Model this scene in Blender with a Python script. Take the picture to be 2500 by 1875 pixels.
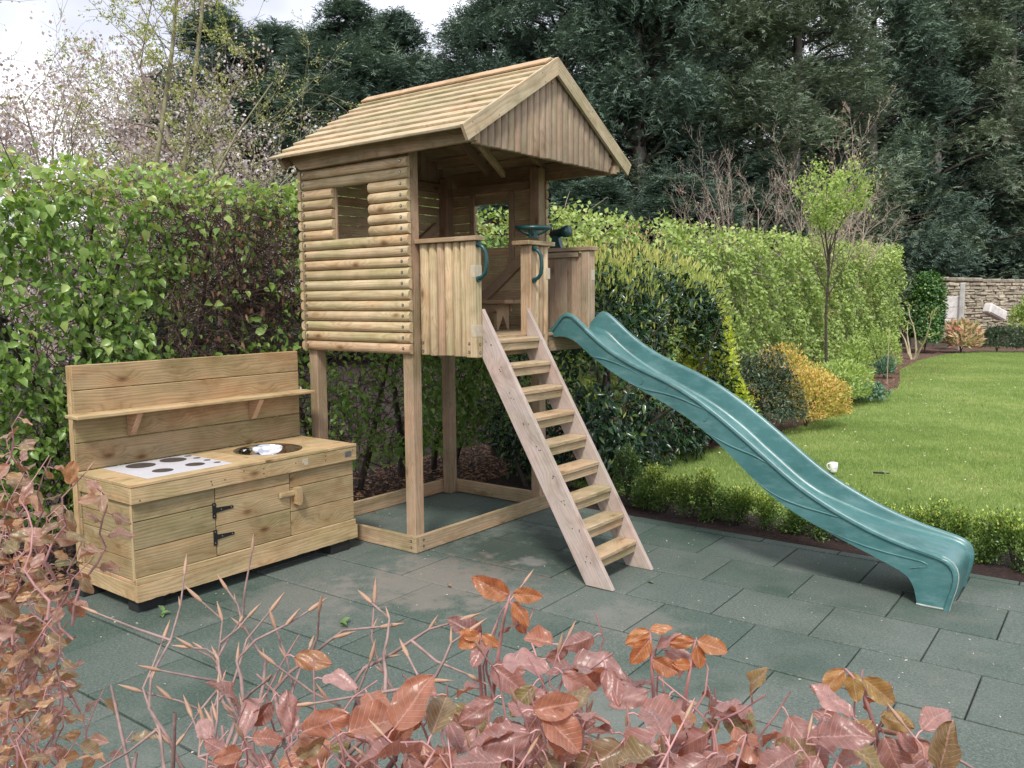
import bpy, math, random
import numpy as np
from mathutils import Vector, Matrix

rng = np.random.default_rng(7)
random.seed(7)
S = bpy.context.scene
COL = S.collection
for o in list(bpy.data.objects):
    bpy.data.objects.remove(o)

# ------------------------------------------------------------------ camera
CAM = np.array([3.8491, -3.9501, 1.6838])
_yaw, _pit, _rol = math.radians(7.4704), math.radians(-5.7241), math.radians(-0.4415)
_th = math.radians(135) - _yaw
F = np.array([math.cos(_th) * math.cos(_pit), math.sin(_th) * math.cos(_pit), math.sin(_pit)])
_R = np.array([math.sin(_th), -math.cos(_th), 0.0])
_U = np.cross(_R, F)
R2 = _R * math.cos(_rol) + _U * math.sin(_rol)
U2 = -_R * math.sin(_rol) + _U * math.cos(_rol)
FPX = 2060.93
cam = bpy.data.cameras.new('camera')
camo = bpy.data.objects.new('camera', cam)
COL.objects.link(camo)
cam.sensor_width = 36
cam.lens = FPX / 2500 * 36
cam.clip_start = 0.05
cam.clip_end = 500
camo.matrix_world = Matrix(((R2[0], U2[0], -F[0], CAM[0]), (R2[1], U2[1], -F[1], CAM[1]), (R2[2], U2[2], -F[2], CAM[2]), (0, 0, 0, 1)))
S.camera = camo


def at(u, v, d):
    """A point of the place: the spot seen at (u, v) of the photograph, d metres in front of the camera."""
    return CAM + (F + R2 * (u - 1250) / FPX - U2 * (v - 937.5) / FPX) * d


def gp(u, d, z=0.0):
    p = at(u, 731, d)
    return np.array([p[0], p[1], z])


# ------------------------------------------------------------------ sky, sun, exposure
W = bpy.data.worlds.new('World')
S.world = W
W.use_nodes = True
wn, wl = W.node_tree.nodes, W.node_tree.links
wn.clear()
SUN_EL, SUN_AZ = math.radians(52), math.radians(-60)      # direction towards the sun (azimuth from +X)
sky = wn.new('ShaderNodeTexSky')
sky.sky_type = 'NISHITA'
sky.sun_disc = False
sky.sun_elevation = SUN_EL
sky.sun_rotation = math.pi / 2 - SUN_AZ
skb = wn.new('ShaderNodeBackground')
skb.inputs[1].default_value = 0.10
wl.new(sky.outputs[0], skb.inputs[0])
tc = wn.new('ShaderNodeTexCoord')
nz = wn.new('ShaderNodeTexNoise')
nz.inputs['Scale'].default_value = 2.2
nz.inputs['Detail'].default_value = 5
wl.new(tc.outputs['Generated'], nz.inputs['Vector'])
cr = wn.new('ShaderNodeValToRGB')
cr.color_ramp.elements[0].position = 0.44
cr.color_ramp.elements[0].color = (0.52, 0.53, 0.62, 1)
cr.color_ramp.elements[1].position = 0.58
cr.color_ramp.elements[1].color = (1.0, 1.0, 1.03, 1)
wl.new(nz.outputs[0], cr.inputs[0])
clb = wn.new('ShaderNodeBackground')
clb.inputs[1].default_value = 0.68
wl.new(cr.outputs[0], clb.inputs[0])
mx = wn.new('ShaderNodeMixShader')
mx.inputs[0].default_value = 0.9
wl.new(skb.outputs[0], mx.inputs[1])
wl.new(clb.outputs[0], mx.inputs[2])
wo = wn.new('ShaderNodeOutputWorld')
wl.new(mx.outputs[0], wo.inputs[0])

sun = bpy.data.lights.new('sun', 'SUN')
sun.energy = 1.5
sun.angle = math.radians(11)
sun.color = (1.0, 0.96, 0.88)
suno = bpy.data.objects.new('sun', sun)
COL.objects.link(suno)
sd = Vector((math.cos(SUN_EL) * math.cos(SUN_AZ), math.cos(SUN_EL) * math.sin(SUN_AZ), math.sin(SUN_EL)))
suno.rotation_euler = sd.to_track_quat('Z', 'Y').to_euler()
S.view_settings.view_transform = 'Standard'
S.view_settings.look = 'None'
S.view_settings.gamma = 1
S.view_settings.exposure = 1.34
S.render.engine = 'CYCLES'
S.cycles.max_bounces = 6
S.cycles.transparent_max_bounces = 6


# ------------------------------------------------------------------ materials
def newmat(name):
    m = bpy.data.materials.new(name)
    m.use_nodes = True
    n, l = m.node_tree.nodes, m.node_tree.links
    b = n['Principled BSDF']
    return m, n, l, b


def mathn(n, l, op, a, b=None):
    q = n.new('ShaderNodeMath')
    q.operation = op
    for i, v in enumerate((a, b)):
        if v is None:
            continue
        if isinstance(v, (int, float)):
            q.inputs[i].default_value = v
        else:
            l.new(v, q.inputs[i])
    return q.outputs[0]


def ramp(n, l, fac, stops):
    r = n.new('ShaderNodeValToRGB')
    e = r.color_ramp.elements
    while len(e) < len(stops):
        e.new(0.5)
    for i, (p, c) in enumerate(stops):
        e[i].position = p
        e[i].color = (*c, 1)
    l.new(fac, r.inputs[0])
    return r.outputs[0]


def mixc(n, l, mode, fac, a, b):
    q = n.new('ShaderNodeMixRGB')
    q.blend_type = mode
    for i, v in enumerate((fac, a, b)):
        if isinstance(v, (int, float)):
            q.inputs[i].default_value = v
        elif isinstance(v, tuple):
            q.inputs[i].default_value = (*v, 1)
        else:
            l.new(v, q.inputs[i])
    return q.outputs[0]


def noise(n, l, vec, scale, detail=3, rough=0.55):
    q = n.new('ShaderNodeTexNoise')
    q.inputs['Scale'].default_value = scale
    q.inputs['Detail'].default_value = detail
    q.inputs['Roughness'].default_value = rough
    l.new(vec, q.inputs['Vector'])
    return q.outputs[0]


def scaled(n, l, vec, s):
    q = n.new('ShaderNodeMapping')
    q.inputs['Scale'].default_value = s
    l.new(vec, q.inputs[0])
    return q.outputs[0]


def bump(n, l, b, h, strength, dist):
    q = n.new('ShaderNodeBump')
    q.inputs['Strength'].default_value = strength
    q.inputs['Distance'].default_value = dist
    l.new(h, q.inputs['Height'])
    l.new(q.outputs[0], b.inputs['Normal'])


def wood(name, tones, ring=16.0, knots=1.0, rough=0.75, weather=0.0):
    """Pressure treated softwood; grain runs along each object's own X axis, each object gets its own piece of timber."""
    m, n, l, b = newmat(name)
    tcn = n.new('ShaderNodeTexCoord')
    oi = n.new('ShaderNodeObjectInfo')
    add = n.new('ShaderNodeVectorMath')
    add.operation = 'MULTIPLY_ADD'
    comb = n.new('ShaderNodeCombineXYZ')
    for i, k in enumerate((37.0, 0.35, 0.3)):
        l.new(mathn(n, l, 'MULTIPLY', oi.outputs['Random'], k), comb.inputs[i])
    v0 = n.new('ShaderNodeVectorMath')
    l.new(tcn.outputs['Object'], v0.inputs[0])
    l.new(comb.outputs[0], v0.inputs[1])
    v = v0.outputs[0]
    # knots
    vor = n.new('ShaderNodeTexVoronoi')
    vor.inputs['Scale'].default_value = 1.0
    l.new(scaled(n, l, v, (3.2, 7.0, 7.0)), vor.inputs['Vector'])
    kd = vor.outputs['Distance']
    kmask = ramp(n, l, kd, [(0.04, (1, 1, 1)), (0.16, (0, 0, 0))])
    khalo = ramp(n, l, kd, [(0.05, (1, 1, 1)), (0.45, (0, 0, 0))])
    # rings
    warp = noise(n, l, scaled(n, l, v, (0.9, 4, 4)), 1.0, 2)
    off = n.new('ShaderNodeVectorMath')
    off.operation = 'SCALE'
    cb = n.new('ShaderNodeCombineXYZ')
    w1 = mathn(n, l, 'MULTIPLY', mathn(n, l, 'SUBTRACT', warp, 0.5), 0.10)
    w2 = mathn(n, l, 'MULTIPLY', khalo, 0.05)
    l.new(mathn(n, l, 'ADD', w1, w2), cb.inputs[1])
    l.new(mathn(n, l, 'MULTIPLY', w1, 0.6), cb.inputs[2])
    v2 = n.new('ShaderNodeVectorMath')
    l.new(v, v2.inputs[0])
    l.new(cb.outputs[0], v2.inputs[1])
    wv = n.new('ShaderNodeTexWave')
    wv.wave_type = 'RINGS'
    wv.rings_direction = 'X'
    wv.inputs['Scale'].default_value = ring
    wv.inputs['Distortion'].default_value = 1.2
    wv.inputs['Detail'].default_value = 2
    wv.inputs['Detail Scale'].default_value = 1.5
    l.new(scaled(n, l, v2.outputs[0], (0.15, 1, 1)), wv.inputs['Vector'])
    fib = noise(n, l, scaled(n, l, v, (4, 110, 110)), 1.0, 3)
    blot = noise(n, l, scaled(n, l, v, (2.0, 6, 6)), 1.0, 3)
    base = ramp(n, l, oi.outputs['Random'], [(i / (len(tones) - 1), t) for i, t in enumerate(tones)])
    c = mixc(n, l, 'MULTIPLY', 0.60, base, ramp(n, l, wv.outputs[0], [(0.0, (0.74, 0.67, 0.58)), (0.30, (0.97, 0.96, 0.95)), (1, (1.05, 1.04, 1.03))]))
    c = mixc(n, l, 'MULTIPLY', 0.8, c, ramp(n, l, fib, [(0.25, (0.80, 0.78, 0.75)), (0.7, (1.1, 1.1, 1.1))]))
    c = mixc(n, l, 'MULTIPLY', 0.8, c, ramp(n, l, blot, [(0.28, (0.70, 0.80, 0.62)), (0.5, (1, 1, 1)), (0.75, (1.15, 0.96, 0.88))]))
    c = mixc(n, l, 'MIX', mathn(n, l, 'MULTIPLY', kmask, 0.75 * knots), c, (0.13, 0.065, 0.03))
    c = mixc(n, l, 'MULTIPLY', mathn(n, l, 'MULTIPLY', khalo, 0.35 * knots), c, (0.8, 0.6, 0.42))
    if weather:
        wn_ = noise(n, l, scaled(n, l, v, (1.0, 40, 40)), 1.0, 3)
        c = mixc(n, l, 'MIX', mathn(n, l, 'MULTIPLY', wn_, weather), c, (0.42, 0.37, 0.38))
    dirt = noise(n, l, v, 9.0, 5)
    c = mixc(n, l, 'MULTIPLY', 0.5, c, ramp(n, l, dirt, [(0.3, (0.66, 0.62, 0.56)), (0.55, (1, 1, 1))]))
    big = noise(n, l, scaled(n, l, v, (1.4, 3, 3)), 1.7, 4, 0.65)
    c = mixc(n, l, 'MULTIPLY', 0.9, c, ramp(n, l, big, [(0.34, (0.76, 0.74, 0.68)), (0.5, (1, 1, 1)), (0.68, (1.10, 1.06, 1.04))]))
    scuf = noise(n, l, scaled(n, l, v, (9, 30, 30)), 1.3, 5, 0.75)
    c = mixc(n, l, 'MULTIPLY', 0.8, c, ramp(n, l, scuf, [(0.30, (0.55, 0.52, 0.45)), (0.38, (1, 1, 1))]))
    l.new(c, b.inputs['Base Color'])
    b.inputs['Roughness'].default_value = rough
    b.inputs['Specular IOR Level'].default_value = 0.25
    bump(n, l, b, mathn(n, l, 'ADD', fib, mathn(n, l, 'MULTIPLY', wv.outputs[0], 0.6)), 0.35, 0.002)
    return m


M = {}
M['log'] = wood('half_round_timber', [(0.49, 0.40, 0.25), (0.54, 0.42, 0.275), (0.46, 0.385, 0.24), (0.57, 0.46, 0.30), (0.44, 0.31, 0.21), (0.54, 0.45, 0.29), (0.49, 0.36, 0.245)], ring=22, knots=1.0)
M['post'] = wood('post_timber', [(0.36, 0.265, 0.19), (0.38, 0.285, 0.20), (0.34, 0.25, 0.18)], ring=26)
M['frame'] = wood('frame_timber', [(0.41, 0.31, 0.205), (0.39, 0.30, 0.20), (0.42, 0.33, 0.215)], ring=24)
M['roof'] = wood('roof_timber', [(0.47, 0.395, 0.27), (0.50, 0.42, 0.29), (0.45, 0.37, 0.25)], ring=24, knots=0.6)
M['ridge'] = wood('ridge_timber', [(0.52, 0.34, 0.22), (0.52, 0.36, 0.24)], ring=18)
M['string'] = wood('ladder_timber', [(0.45, 0.36, 0.30), (0.47, 0.38, 0.32)], ring=22, knots=1.0, weather=0.8)
M['tread'] = wood('tread_timber', [(0.43, 0.335, 0.22), (0.46, 0.36, 0.24), (0.41, 0.33, 0.22)], ring=24)
M['kit'] = wood('kitchen_timber', [(0.33, 0.262, 0.15), (0.385, 0.30, 0.17), (0.305, 0.25, 0.142), (0.40, 0.31, 0.18)], ring=26, knots=1.2)
M['kitl'] = wood('kitchen_trim_timber', [(0.47, 0.355, 0.205), (0.50, 0.38, 0.225)], ring=26)
M['back'] = wood('kitchen_back_timber', [(0.35, 0.26, 0.155), (0.40, 0.295, 0.17), (0.31, 0.245, 0.15)], ring=24, knots=1.2)
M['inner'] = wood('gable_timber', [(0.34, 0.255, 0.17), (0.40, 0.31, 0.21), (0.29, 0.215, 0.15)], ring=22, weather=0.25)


def plain(name, col, rough=0.5, metal=0.0, spec=0.5, var=0.0, vs=8.0, bmp=0.0, bs=60.0, col2=None):
    m, n, l, b = newmat(name)
    b.inputs['Roughness'].default_value = rough
    b.inputs['Metallic'].default_value = metal
    b.inputs['Specular IOR Level'].default_value = spec
    tcn = n.new('ShaderNodeTexCoord')
    if var or col2:
        nn = noise(n, l, tcn.outputs['Object'], vs, 4)
        c2 = col2 or tuple(x * (1 - var) for x in col)
        l.new(ramp(n, l, nn, [(0.38, c2), (0.62, col)]), b.inputs['Base Color'])
    else:
        b.inputs['Base Color'].default_value = (*col, 1)
    if bmp:
        bump(n, l, b, noise(n, l, tcn.outputs['Object'], bs, 3), bmp, 0.004)
    return m


M['bolt'] = plain('zinc_bolt', (0.55, 0.53, 0.50), 0.35, 0.8)
M['recess_shade'] = plain('bolt_recess_shade', (0.05, 0.035, 0.025), 0.9)  # shade inside the drilled recess, painted as a dark ring
M['screw'] = plain('screw_head', (0.09, 0.06, 0.035), 0.6, 0.3)
M['iron'] = plain('black_iron', (0.012, 0.012, 0.013), 0.45, 0.2, bmp=0.2, bs=200)
M['plate'] = plain('white_plate', (0.58, 0.575, 0.62), 0.35, var=0.06, vs=12)
M['ring'] = plain('dark_print', (0.07, 0.06, 0.058), 0.45, var=0.3, vs=20)
M['steel'] = plain('steel', (0.72, 0.72, 0.72), 0.06, 1.0)
M['plaque'] = plain('plaque_metal', (0.20, 0.20, 0.21), 0.45, 0.5, var=0.3, vs=90)
M['foot'] = plain('black_rubber_foot', (0.012, 0.012, 0.013), 0.8)
M['green'] = plain('green_plastic', (0.008, 0.055, 0.055), 0.28, 0.0, 0.5, var=0.15)
M['mug'] = plain('white_ceramic', (0.78, 0.77, 0.78), 0.15)
M['print'] = plain('grey_print', (0.35, 0.35, 0.38), 0.4)
M['tape'] = plain('tape_residue', (0.50, 0.43, 0.32), 0.35, var=0.15, vs=40)
M['conc'] = plain('concrete', (0.46, 0.44, 0.42), 0.9, var=0.25, vs=5, bmp=0.4, bs=40)
M['block'] = plain('pale_stone_block', (0.66, 0.62, 0.60), 0.9, var=0.25, vs=6, bmp=0.6, bs=20)
M['litter'] = plain('dry_leaf', (0.30, 0.17, 0.09), 0.8, var=0.4, vs=15)
M['petal'] = plain('pale_petal', (0.62, 0.55, 0.45), 0.7, var=0.3, vs=3)
M['greenleaf'] = plain('fallen_green_leaf', (0.11, 0.19, 0.06), 0.5, var=0.3, vs=30)


def slide_mat():
    m, n, l, b = newmat('slide_plastic')
    tcn = n.new('ShaderNodeTexCoord')
    o = tcn.outputs['Object']
    big = noise(n, l, scaled(n, l, o, (2.2, 2.2, 3.0)), 1.0, 4)
    sm = noise(n, l, scaled(n, l, o, (3, 9, 9)), 2.5, 5, 0.7)
    c = ramp(n, l, big, [(0.35, (0.040, 0.128, 0.128)), (0.6, (0.060, 0.165, 0.165))])
    c = mixc(n, l, 'MIX', mathn(n, l, 'MULTIPLY', ramp(n, l, sm, [(0.48, (0, 0, 0)), (0.72, (1, 1, 1))]), 0.38), c, (0.18, 0.30, 0.31))
    scr = noise(n, l, scaled(n, l, o, (2.5, 60, 6)), 1.0, 4, 0.7)
    c = mixc(n, l, 'MIX', mathn(n, l, 'MULTIPLY', ramp(n, l, scr, [(0.60, (0, 0, 0)), (0.72, (1, 1, 1))]), 0.30), c, (0.22, 0.36, 0.36))
    dk = noise(n, l, o, 3.7, 6, 0.75)
    c = mixc(n, l, 'MULTIPLY', 0.7, c, ramp(n, l, dk, [(0.36, (0.72, 0.74, 0.72)), (0.5, (1, 1, 1))]))
    l.new(c, b.inputs['Base Color'])
    l.new(mathn(n, l, 'ADD', mathn(n, l, 'MULTIPLY', sm, 0.30), 0.20), b.inputs['Roughness'])
    b.inputs['Specular IOR Level'].default_value = 0.6
    bump(n, l, b, noise(n, l, o, 14, 3), 0.12, 0.01)
    return m


M['slide'] = slide_mat()
M['scuff'] = plain('scuffed_rim', (0.35, 0.40, 0.36), 0.7, var=0.3, vs=15)


def tile_mat():
    m, n, l, b = newmat('rubber_granules')
    g = n.new('ShaderNodeNewGeometry')
    oi = n.new('ShaderNodeObjectInfo')
    p = g.outputs['Position']
    gr = mathn(n, l, 'ADD', mathn(n, l, 'MULTIPLY', noise(n, l, p, 190, 2, 0.8), 0.5), mathn(n, l, 'MULTIPLY', noise(n, l, p, 75, 3, 0.8), 0.5))
    md = noise(n, l, p, 1.1, 6, 0.7)
    st = noise(n, l, p, 5.5, 6, 0.7)
    sp = noise(n, l, p, 38, 3, 0.7)
    c = ramp(n, l, gr, [(0.22, (0.024, 0.037, 0.031)), (0.5, (0.074, 0.099, 0.086)), (0.80, (0.25, 0.285, 0.255))])
    tone = ramp(n, l, oi.outputs['Random'], [(0, (0.78, 0.86, 0.82)), (0.5, (1.0, 1.0, 1.0)), (1, (1.18, 1.10, 1.10))])
    c = mixc(n, l, 'MULTIPLY', 1.0, c, tone)
    du = mathn(n, l, 'MULTIPLY', ramp(n, l, md, [(0.46, (0, 0, 0)), (0.68, (1, 1, 1))]), ramp(n, l, st, [(0.35, (0.1, 0.1, 0.1)), (0.65, (1, 1, 1))]))
    c = mixc(n, l, 'MIX', mathn(n, l, 'MULTIPLY', du, 0.55), c, (0.175, 0.18, 0.165))
    damp = ramp(n, l, noise(n, l, scaled(n, l, p, (1.0, 1.0, 1.0)), 0.9, 3), [(0.36, (0.55, 0.66, 0.6)), (0.46, (1, 1, 1))])
    c = mixc(n, l, 'MULTIPLY', 0.7, c, damp)
    # brown soil smears
    so = ramp(n, l, noise(n, l, scaled(n, l, p, (1.7, 2.3, 1)), 1.6, 5, 0.7), [(0.58, (0, 0, 0)), (0.72, (1, 1, 1))])
    c = mixc(n, l, 'MIX', mathn(n, l, 'MULTIPLY', so, 0.25), c, (0.17, 0.15, 0.125))
    wh = ramp(n, l, sp, [(0.70, (0, 0, 0)), (0.76, (1, 1, 1))])
    c = mixc(n, l, 'MIX', mathn(n, l, 'MULTIPLY', wh, 0.35), c, (0.38, 0.38, 0.36))
    # damp patch beside the ladder foot and trodden dusty area before the sole plate
    for (px, py, rr, col_, am) in ((0.48, 0.50, 0.62, (0.026, 0.040, 0.030), 0.72), (0.50, -0.32, 0.62, (0.225, 0.19, 0.165), 0.55), (0.10, -1.0, 0.5, (0.19, 0.175, 0.155), 0.35), (2.4, -1.2, 0.6, (0.17, 0.18, 0.165), 0.35), (0.72, 0.32, 0.13, (0.25, 0.24, 0.225), 0.5), (1.75, -0.15, 0.30, (0.22, 0.20, 0.18), 0.3)):
        vd = n.new('ShaderNodeVectorMath'); vd.operation = 'DISTANCE'
        l.new(p, vd.inputs[0]); vd.inputs[1].default_value = (px, py, 0)
        f_ = mathn(n, l, 'SUBTRACT', mathn(n, l, 'DIVIDE', vd.outputs['Value'], rr), mathn(n, l, 'MULTIPLY', mathn(n, l, 'SUBTRACT', st, 0.5), 3.2))
        c = mixc(n, l, 'MIX', mathn(n, l, 'MULTIPLY', ramp(n, l, f_, [(0.45, (1, 1, 1)), (1.0, (0, 0, 0))]), am), c, col_)
    l.new(c, b.inputs['Base Color'])
    b.inputs['Roughness'].default_value = 0.88
    b.inputs['Specular IOR Level'].default_value = 0.3
    bump(n, l, b, mathn(n, l, 'ADD', gr, mathn(n, l, 'MULTIPLY', st, 2.0)), 0.5, 0.003)
    return m


M['tile'] = tile_mat()


def soil_mat(name, a, b_, c_):
    m, n, l, b = newmat(name)
    g = n.new('ShaderNodeNewGeometry')
    p = g.outputs['Position']
    n1 = noise(n, l, p, 14, 6, 0.75)
    n2 = noise(n, l, p, 60, 4, 0.8)
    vo = n.new('ShaderNodeTexVoronoi')
    vo.inputs['Scale'].default_value = 32
    l.new(p, vo.inputs['Vector'])
    c = ramp(n, l, n1, [(0.3, a), (0.55, b_), (0.75, c_)])
    c = mixc(n, l, 'MULTIPLY', 0.8, c, ramp(n, l, n2, [(0.3, (0.4, 0.4, 0.4)), (0.65, (1.3, 1.3, 1.3))]))
    l.new(c, b.inputs['Base Color'])
    b.inputs['Roughness'].default_value = 0.95
    bump(n, l, b, mathn(n, l, 'ADD', n1, mathn(n, l, 'MULTIPLY', vo.outputs['Distance'], 0.8)), 1.0, 0.03)
    return m


M['soil'] = soil_mat('dark_soil', (0.012, 0.006, 0.005), (0.035, 0.014, 0.011), (0.075, 0.035, 0.025))
M['mulch'] = soil_mat('bark_mulch', (0.07, 0.035, 0.025), (0.16, 0.09, 0.065), (0.34, 0.23, 0.18))
M['under'] = soil_mat('leaf_litter_soil', (0.012, 0.008, 0.006), (0.04, 0.024, 0.018), (0.12, 0.07, 0.05))


def lawn_mat():
    m, n, l, b = newmat('lawn_base')
    g = n.new('ShaderNodeNewGeometry')
    p = g.outputs['Position']
    n1 = noise(n, l, p, 0.5, 4, 0.6)
    n2 = noise(n, l, p, 5, 5, 0.7)
    n3 = noise(n, l, scaled(n, l, p, (70, 70, 10)), 1, 3, 0.8)
    c = ramp(n, l, n1, [(0.35, (0.13, 0.20, 0.05)), (0.52, (0.20, 0.275, 0.08)), (0.68, (0.30, 0.34, 0.12))])
    c = mixc(n, l, 'MULTIPLY', 0.8, c, ramp(n, l, n2, [(0.3, (0.72, 0.78, 0.7)), (0.5, (1, 1, 1)), (0.72, (1.45, 1.25, 1.35))]))
    c = mixc(n, l, 'MULTIPLY', 0.9, c, ramp(n, l, n3, [(0.3, (0.55, 0.6, 0.5)), (0.7, (1.3, 1.25, 1.2))]))
    l.new(c, b.inputs['Base Color'])
    b.inputs['Roughness'].default_value = 0.9
    b.inputs['Specular IOR Level'].default_value = 0.15
    bump(n, l, b, n3, 0.8, 0.02)
    return m


M['lawn'] = lawn_mat()


def leaf_mat(name, stops, rough=0.5, trans=0.35, spec=0.4, tmul=(1.3, 1.35, 0.7), coat=0.0):
    """Foliage: one leaf tone per face (attribute tint)."""
    m, n, l, b = newmat(name)
    a = n.new('ShaderNodeAttribute')
    a.attribute_name = 'tint'
    c = ramp(n, l, a.outputs['Fac'], stops)
    l.new(c, b.inputs['Base Color'])
    b.inputs['Roughness'].default_value = rough
    b.inputs['Specular IOR Level'].default_value = spec
    t = n.new('ShaderNodeBsdfTranslucent')
    l.new(mixc(n, l, 'MULTIPLY', 1.0, c, tmul), t.inputs[0])
    mxs = n.new('ShaderNodeMixShader')
    mxs.inputs[0].default_value = trans
    l.new(b.outputs[0], mxs.inputs[1])
    l.new(t.outputs[0], mxs.inputs[2])
    l.new(mxs.outputs[0], n['Material Output'].inputs[0])
    return m


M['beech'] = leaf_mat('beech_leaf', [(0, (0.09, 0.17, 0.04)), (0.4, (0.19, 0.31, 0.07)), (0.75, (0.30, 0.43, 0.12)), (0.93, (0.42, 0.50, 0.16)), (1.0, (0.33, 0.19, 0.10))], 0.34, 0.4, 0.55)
M['beechfar'] = leaf_mat('far_beech_leaf', [(0, (0.15, 0.22, 0.06)), (0.45, (0.29, 0.39, 0.11)), (0.8, (0.42, 0.51, 0.17)), (1.0, (0.58, 0.58, 0.26))], 0.45, 0.3)
M['deadleaf'] = leaf_mat('dead_leaf', [(0, (0.16, 0.08, 0.045)), (0.6, (0.30, 0.16, 0.09)), (1.0, (0.42, 0.26, 0.17))], 0.7, 0.2, tmul=(1.2, 1, 0.8))
M['laurel'] = leaf_mat('laurel_leaf', [(0, (0.010, 0.030, 0.016)), (0.6, (0.022, 0.060, 0.026)), (0.9, (0.05, 0.11, 0.03)), (1.0, (0.14, 0.22, 0.05))], 0.24, 0.08, 0.5)
M['laurelnew'] = leaf_mat('laurel_shoot', [(0, (0.24, 0.32, 0.08)), (0.5, (0.44, 0.47, 0.14)), (1.0, (0.54, 0.46, 0.20))], 0.35, 0.35)
M['gold'] = leaf_mat('golden_leaf', [(0, (0.30, 0.40, 0.04)), (0.5, (0.50, 0.55, 0.06)), (1.0, (0.66, 0.62, 0.10))], 0.4, 0.35)
M['spirea'] = leaf_mat('orange_gold_leaf', [(0, (0.26, 0.27, 0.05)), (0.35, (0.52, 0.45, 0.10)), (0.7, (0.62, 0.42, 0.14)), (1.0, (0.60, 0.30, 0.16))], 0.45, 0.3)
M['darkshrub'] = leaf_mat('dark_shrub_leaf', [(0, (0.022, 0.045, 0.026)), (0.6, (0.06, 0.095, 0.05)), (0.9, (0.14, 0.17, 0.10)), (1.0, (0.25, 0.13, 0.10))], 0.35, 0.12)
M['lime'] = leaf_mat('lime_leaf', [(0, (0.20, 0.30, 0.08)), (0.5, (0.34, 0.45, 0.14)), (1.0, (0.50, 0.57, 0.22))], 0.45, 0.4)
M['ivy'] = leaf_mat('ivy_leaf', [(0, (0.03, 0.085, 0.025)), (0.6, (0.07, 0.16, 0.04)), (1.0, (0.17, 0.28, 0.07))], 0.3, 0.15)
M['bluegreen'] = leaf_mat('blue_green_leaf', [(0, (0.06, 0.13, 0.08)), (0.6, (0.12, 0.22, 0.14)), (1.0, (0.22, 0.32, 0.2))], 0.5, 0.2)
M['pinkleaf'] = leaf_mat('pink_cream_leaf', [(0, (0.20, 0.26, 0.10)), (0.35, (0.50, 0.42, 0.24)), (0.7, (0.62, 0.38, 0.26)), (1.0, (0.60, 0.20, 0.18))], 0.4, 0.2)
M['box'] = leaf_mat('box_leaf', [(0, (0.04, 0.085, 0.025)), (0.5, (0.105, 0.185, 0.04)), (0.80, (0.27, 0.36, 0.07)), (1.0, (0.52, 0.58, 0.13))], 0.35, 0.2)
M['yew'] = leaf_mat('yew_needles', [(0, (0.05, 0.08, 0.065)), (0.45, (0.10, 0.15, 0.115)), (0.8, (0.15, 0.21, 0.15)), (1.0, (0.22, 0.28, 0.19))], 0.6, 0.12, 0.2, tmul=(1.1, 1.2, 0.8))  # yew tones lighter and bluer, distance haze put into the colour
M['yewo'] = leaf_mat('olive_yew_needles', [(0, (0.08, 0.105, 0.075)), (0.45, (0.15, 0.19, 0.13)), (0.8, (0.21, 0.26, 0.17)), (1.0, (0.30, 0.34, 0.22))], 0.6, 0.12, 0.2, tmul=(1.1, 1.2, 0.8))
M['blossom'] = leaf_mat('cherry_blossom', [(0, (0.34, 0.25, 0.19)), (0.3, (0.46, 0.37, 0.31)), (0.5, (0.60, 0.53, 0.51)), (1.0, (0.84, 0.79, 0.79))], 0.7, 0.3, 0.2, tmul=(1, 0.95, 0.95))
M['bud'] = leaf_mat('young_green_bud', [(0, (0.26, 0.29, 0.10)), (0.6, (0.38, 0.42, 0.14)), (1.0, (0.52, 0.54, 0.24))], 0.6, 0.3)
M['grass'] = leaf_mat('grass_blade', [(0, (0.14, 0.22, 0.06)), (0.5, (0.235, 0.33, 0.10)), (0.9, (0.34, 0.42, 0.15)), (1.0, (0.52, 0.50, 0.28))], 0.6, 0.3, 0.2)
M['bark'] = plain('dark_bark', (0.06, 0.045, 0.035), 0.9, var=0.5, vs=20, bmp=0.6, bs=40)
M['barkg'] = plain('lichen_bark', (0.27, 0.26, 0.14), 0.9, var=0.45, vs=9, bmp=0.7, bs=30, col2=(0.16, 0.135, 0.09))
M['barkgrey'] = plain('grey_bark', (0.20, 0.18, 0.16), 0.9, var=0.4, vs=12, bmp=0.5, bs=30)
M['twig'] = plain('brown_twig', (0.10, 0.06, 0.045), 0.8, var=0.5, vs=5)
M['twigr'] = plain('reddish_twig', (0.50, 0.39, 0.33), 0.75, var=0.4, vs=6)
M['twigcherry'] = plain('cherry_bark', (0.27, 0.21, 0.18), 0.7, var=0.4, vs=9)
M['twigpale'] = plain('pale_stem', (0.50, 0.43, 0.28), 0.8, var=0.3, vs=8)


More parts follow.
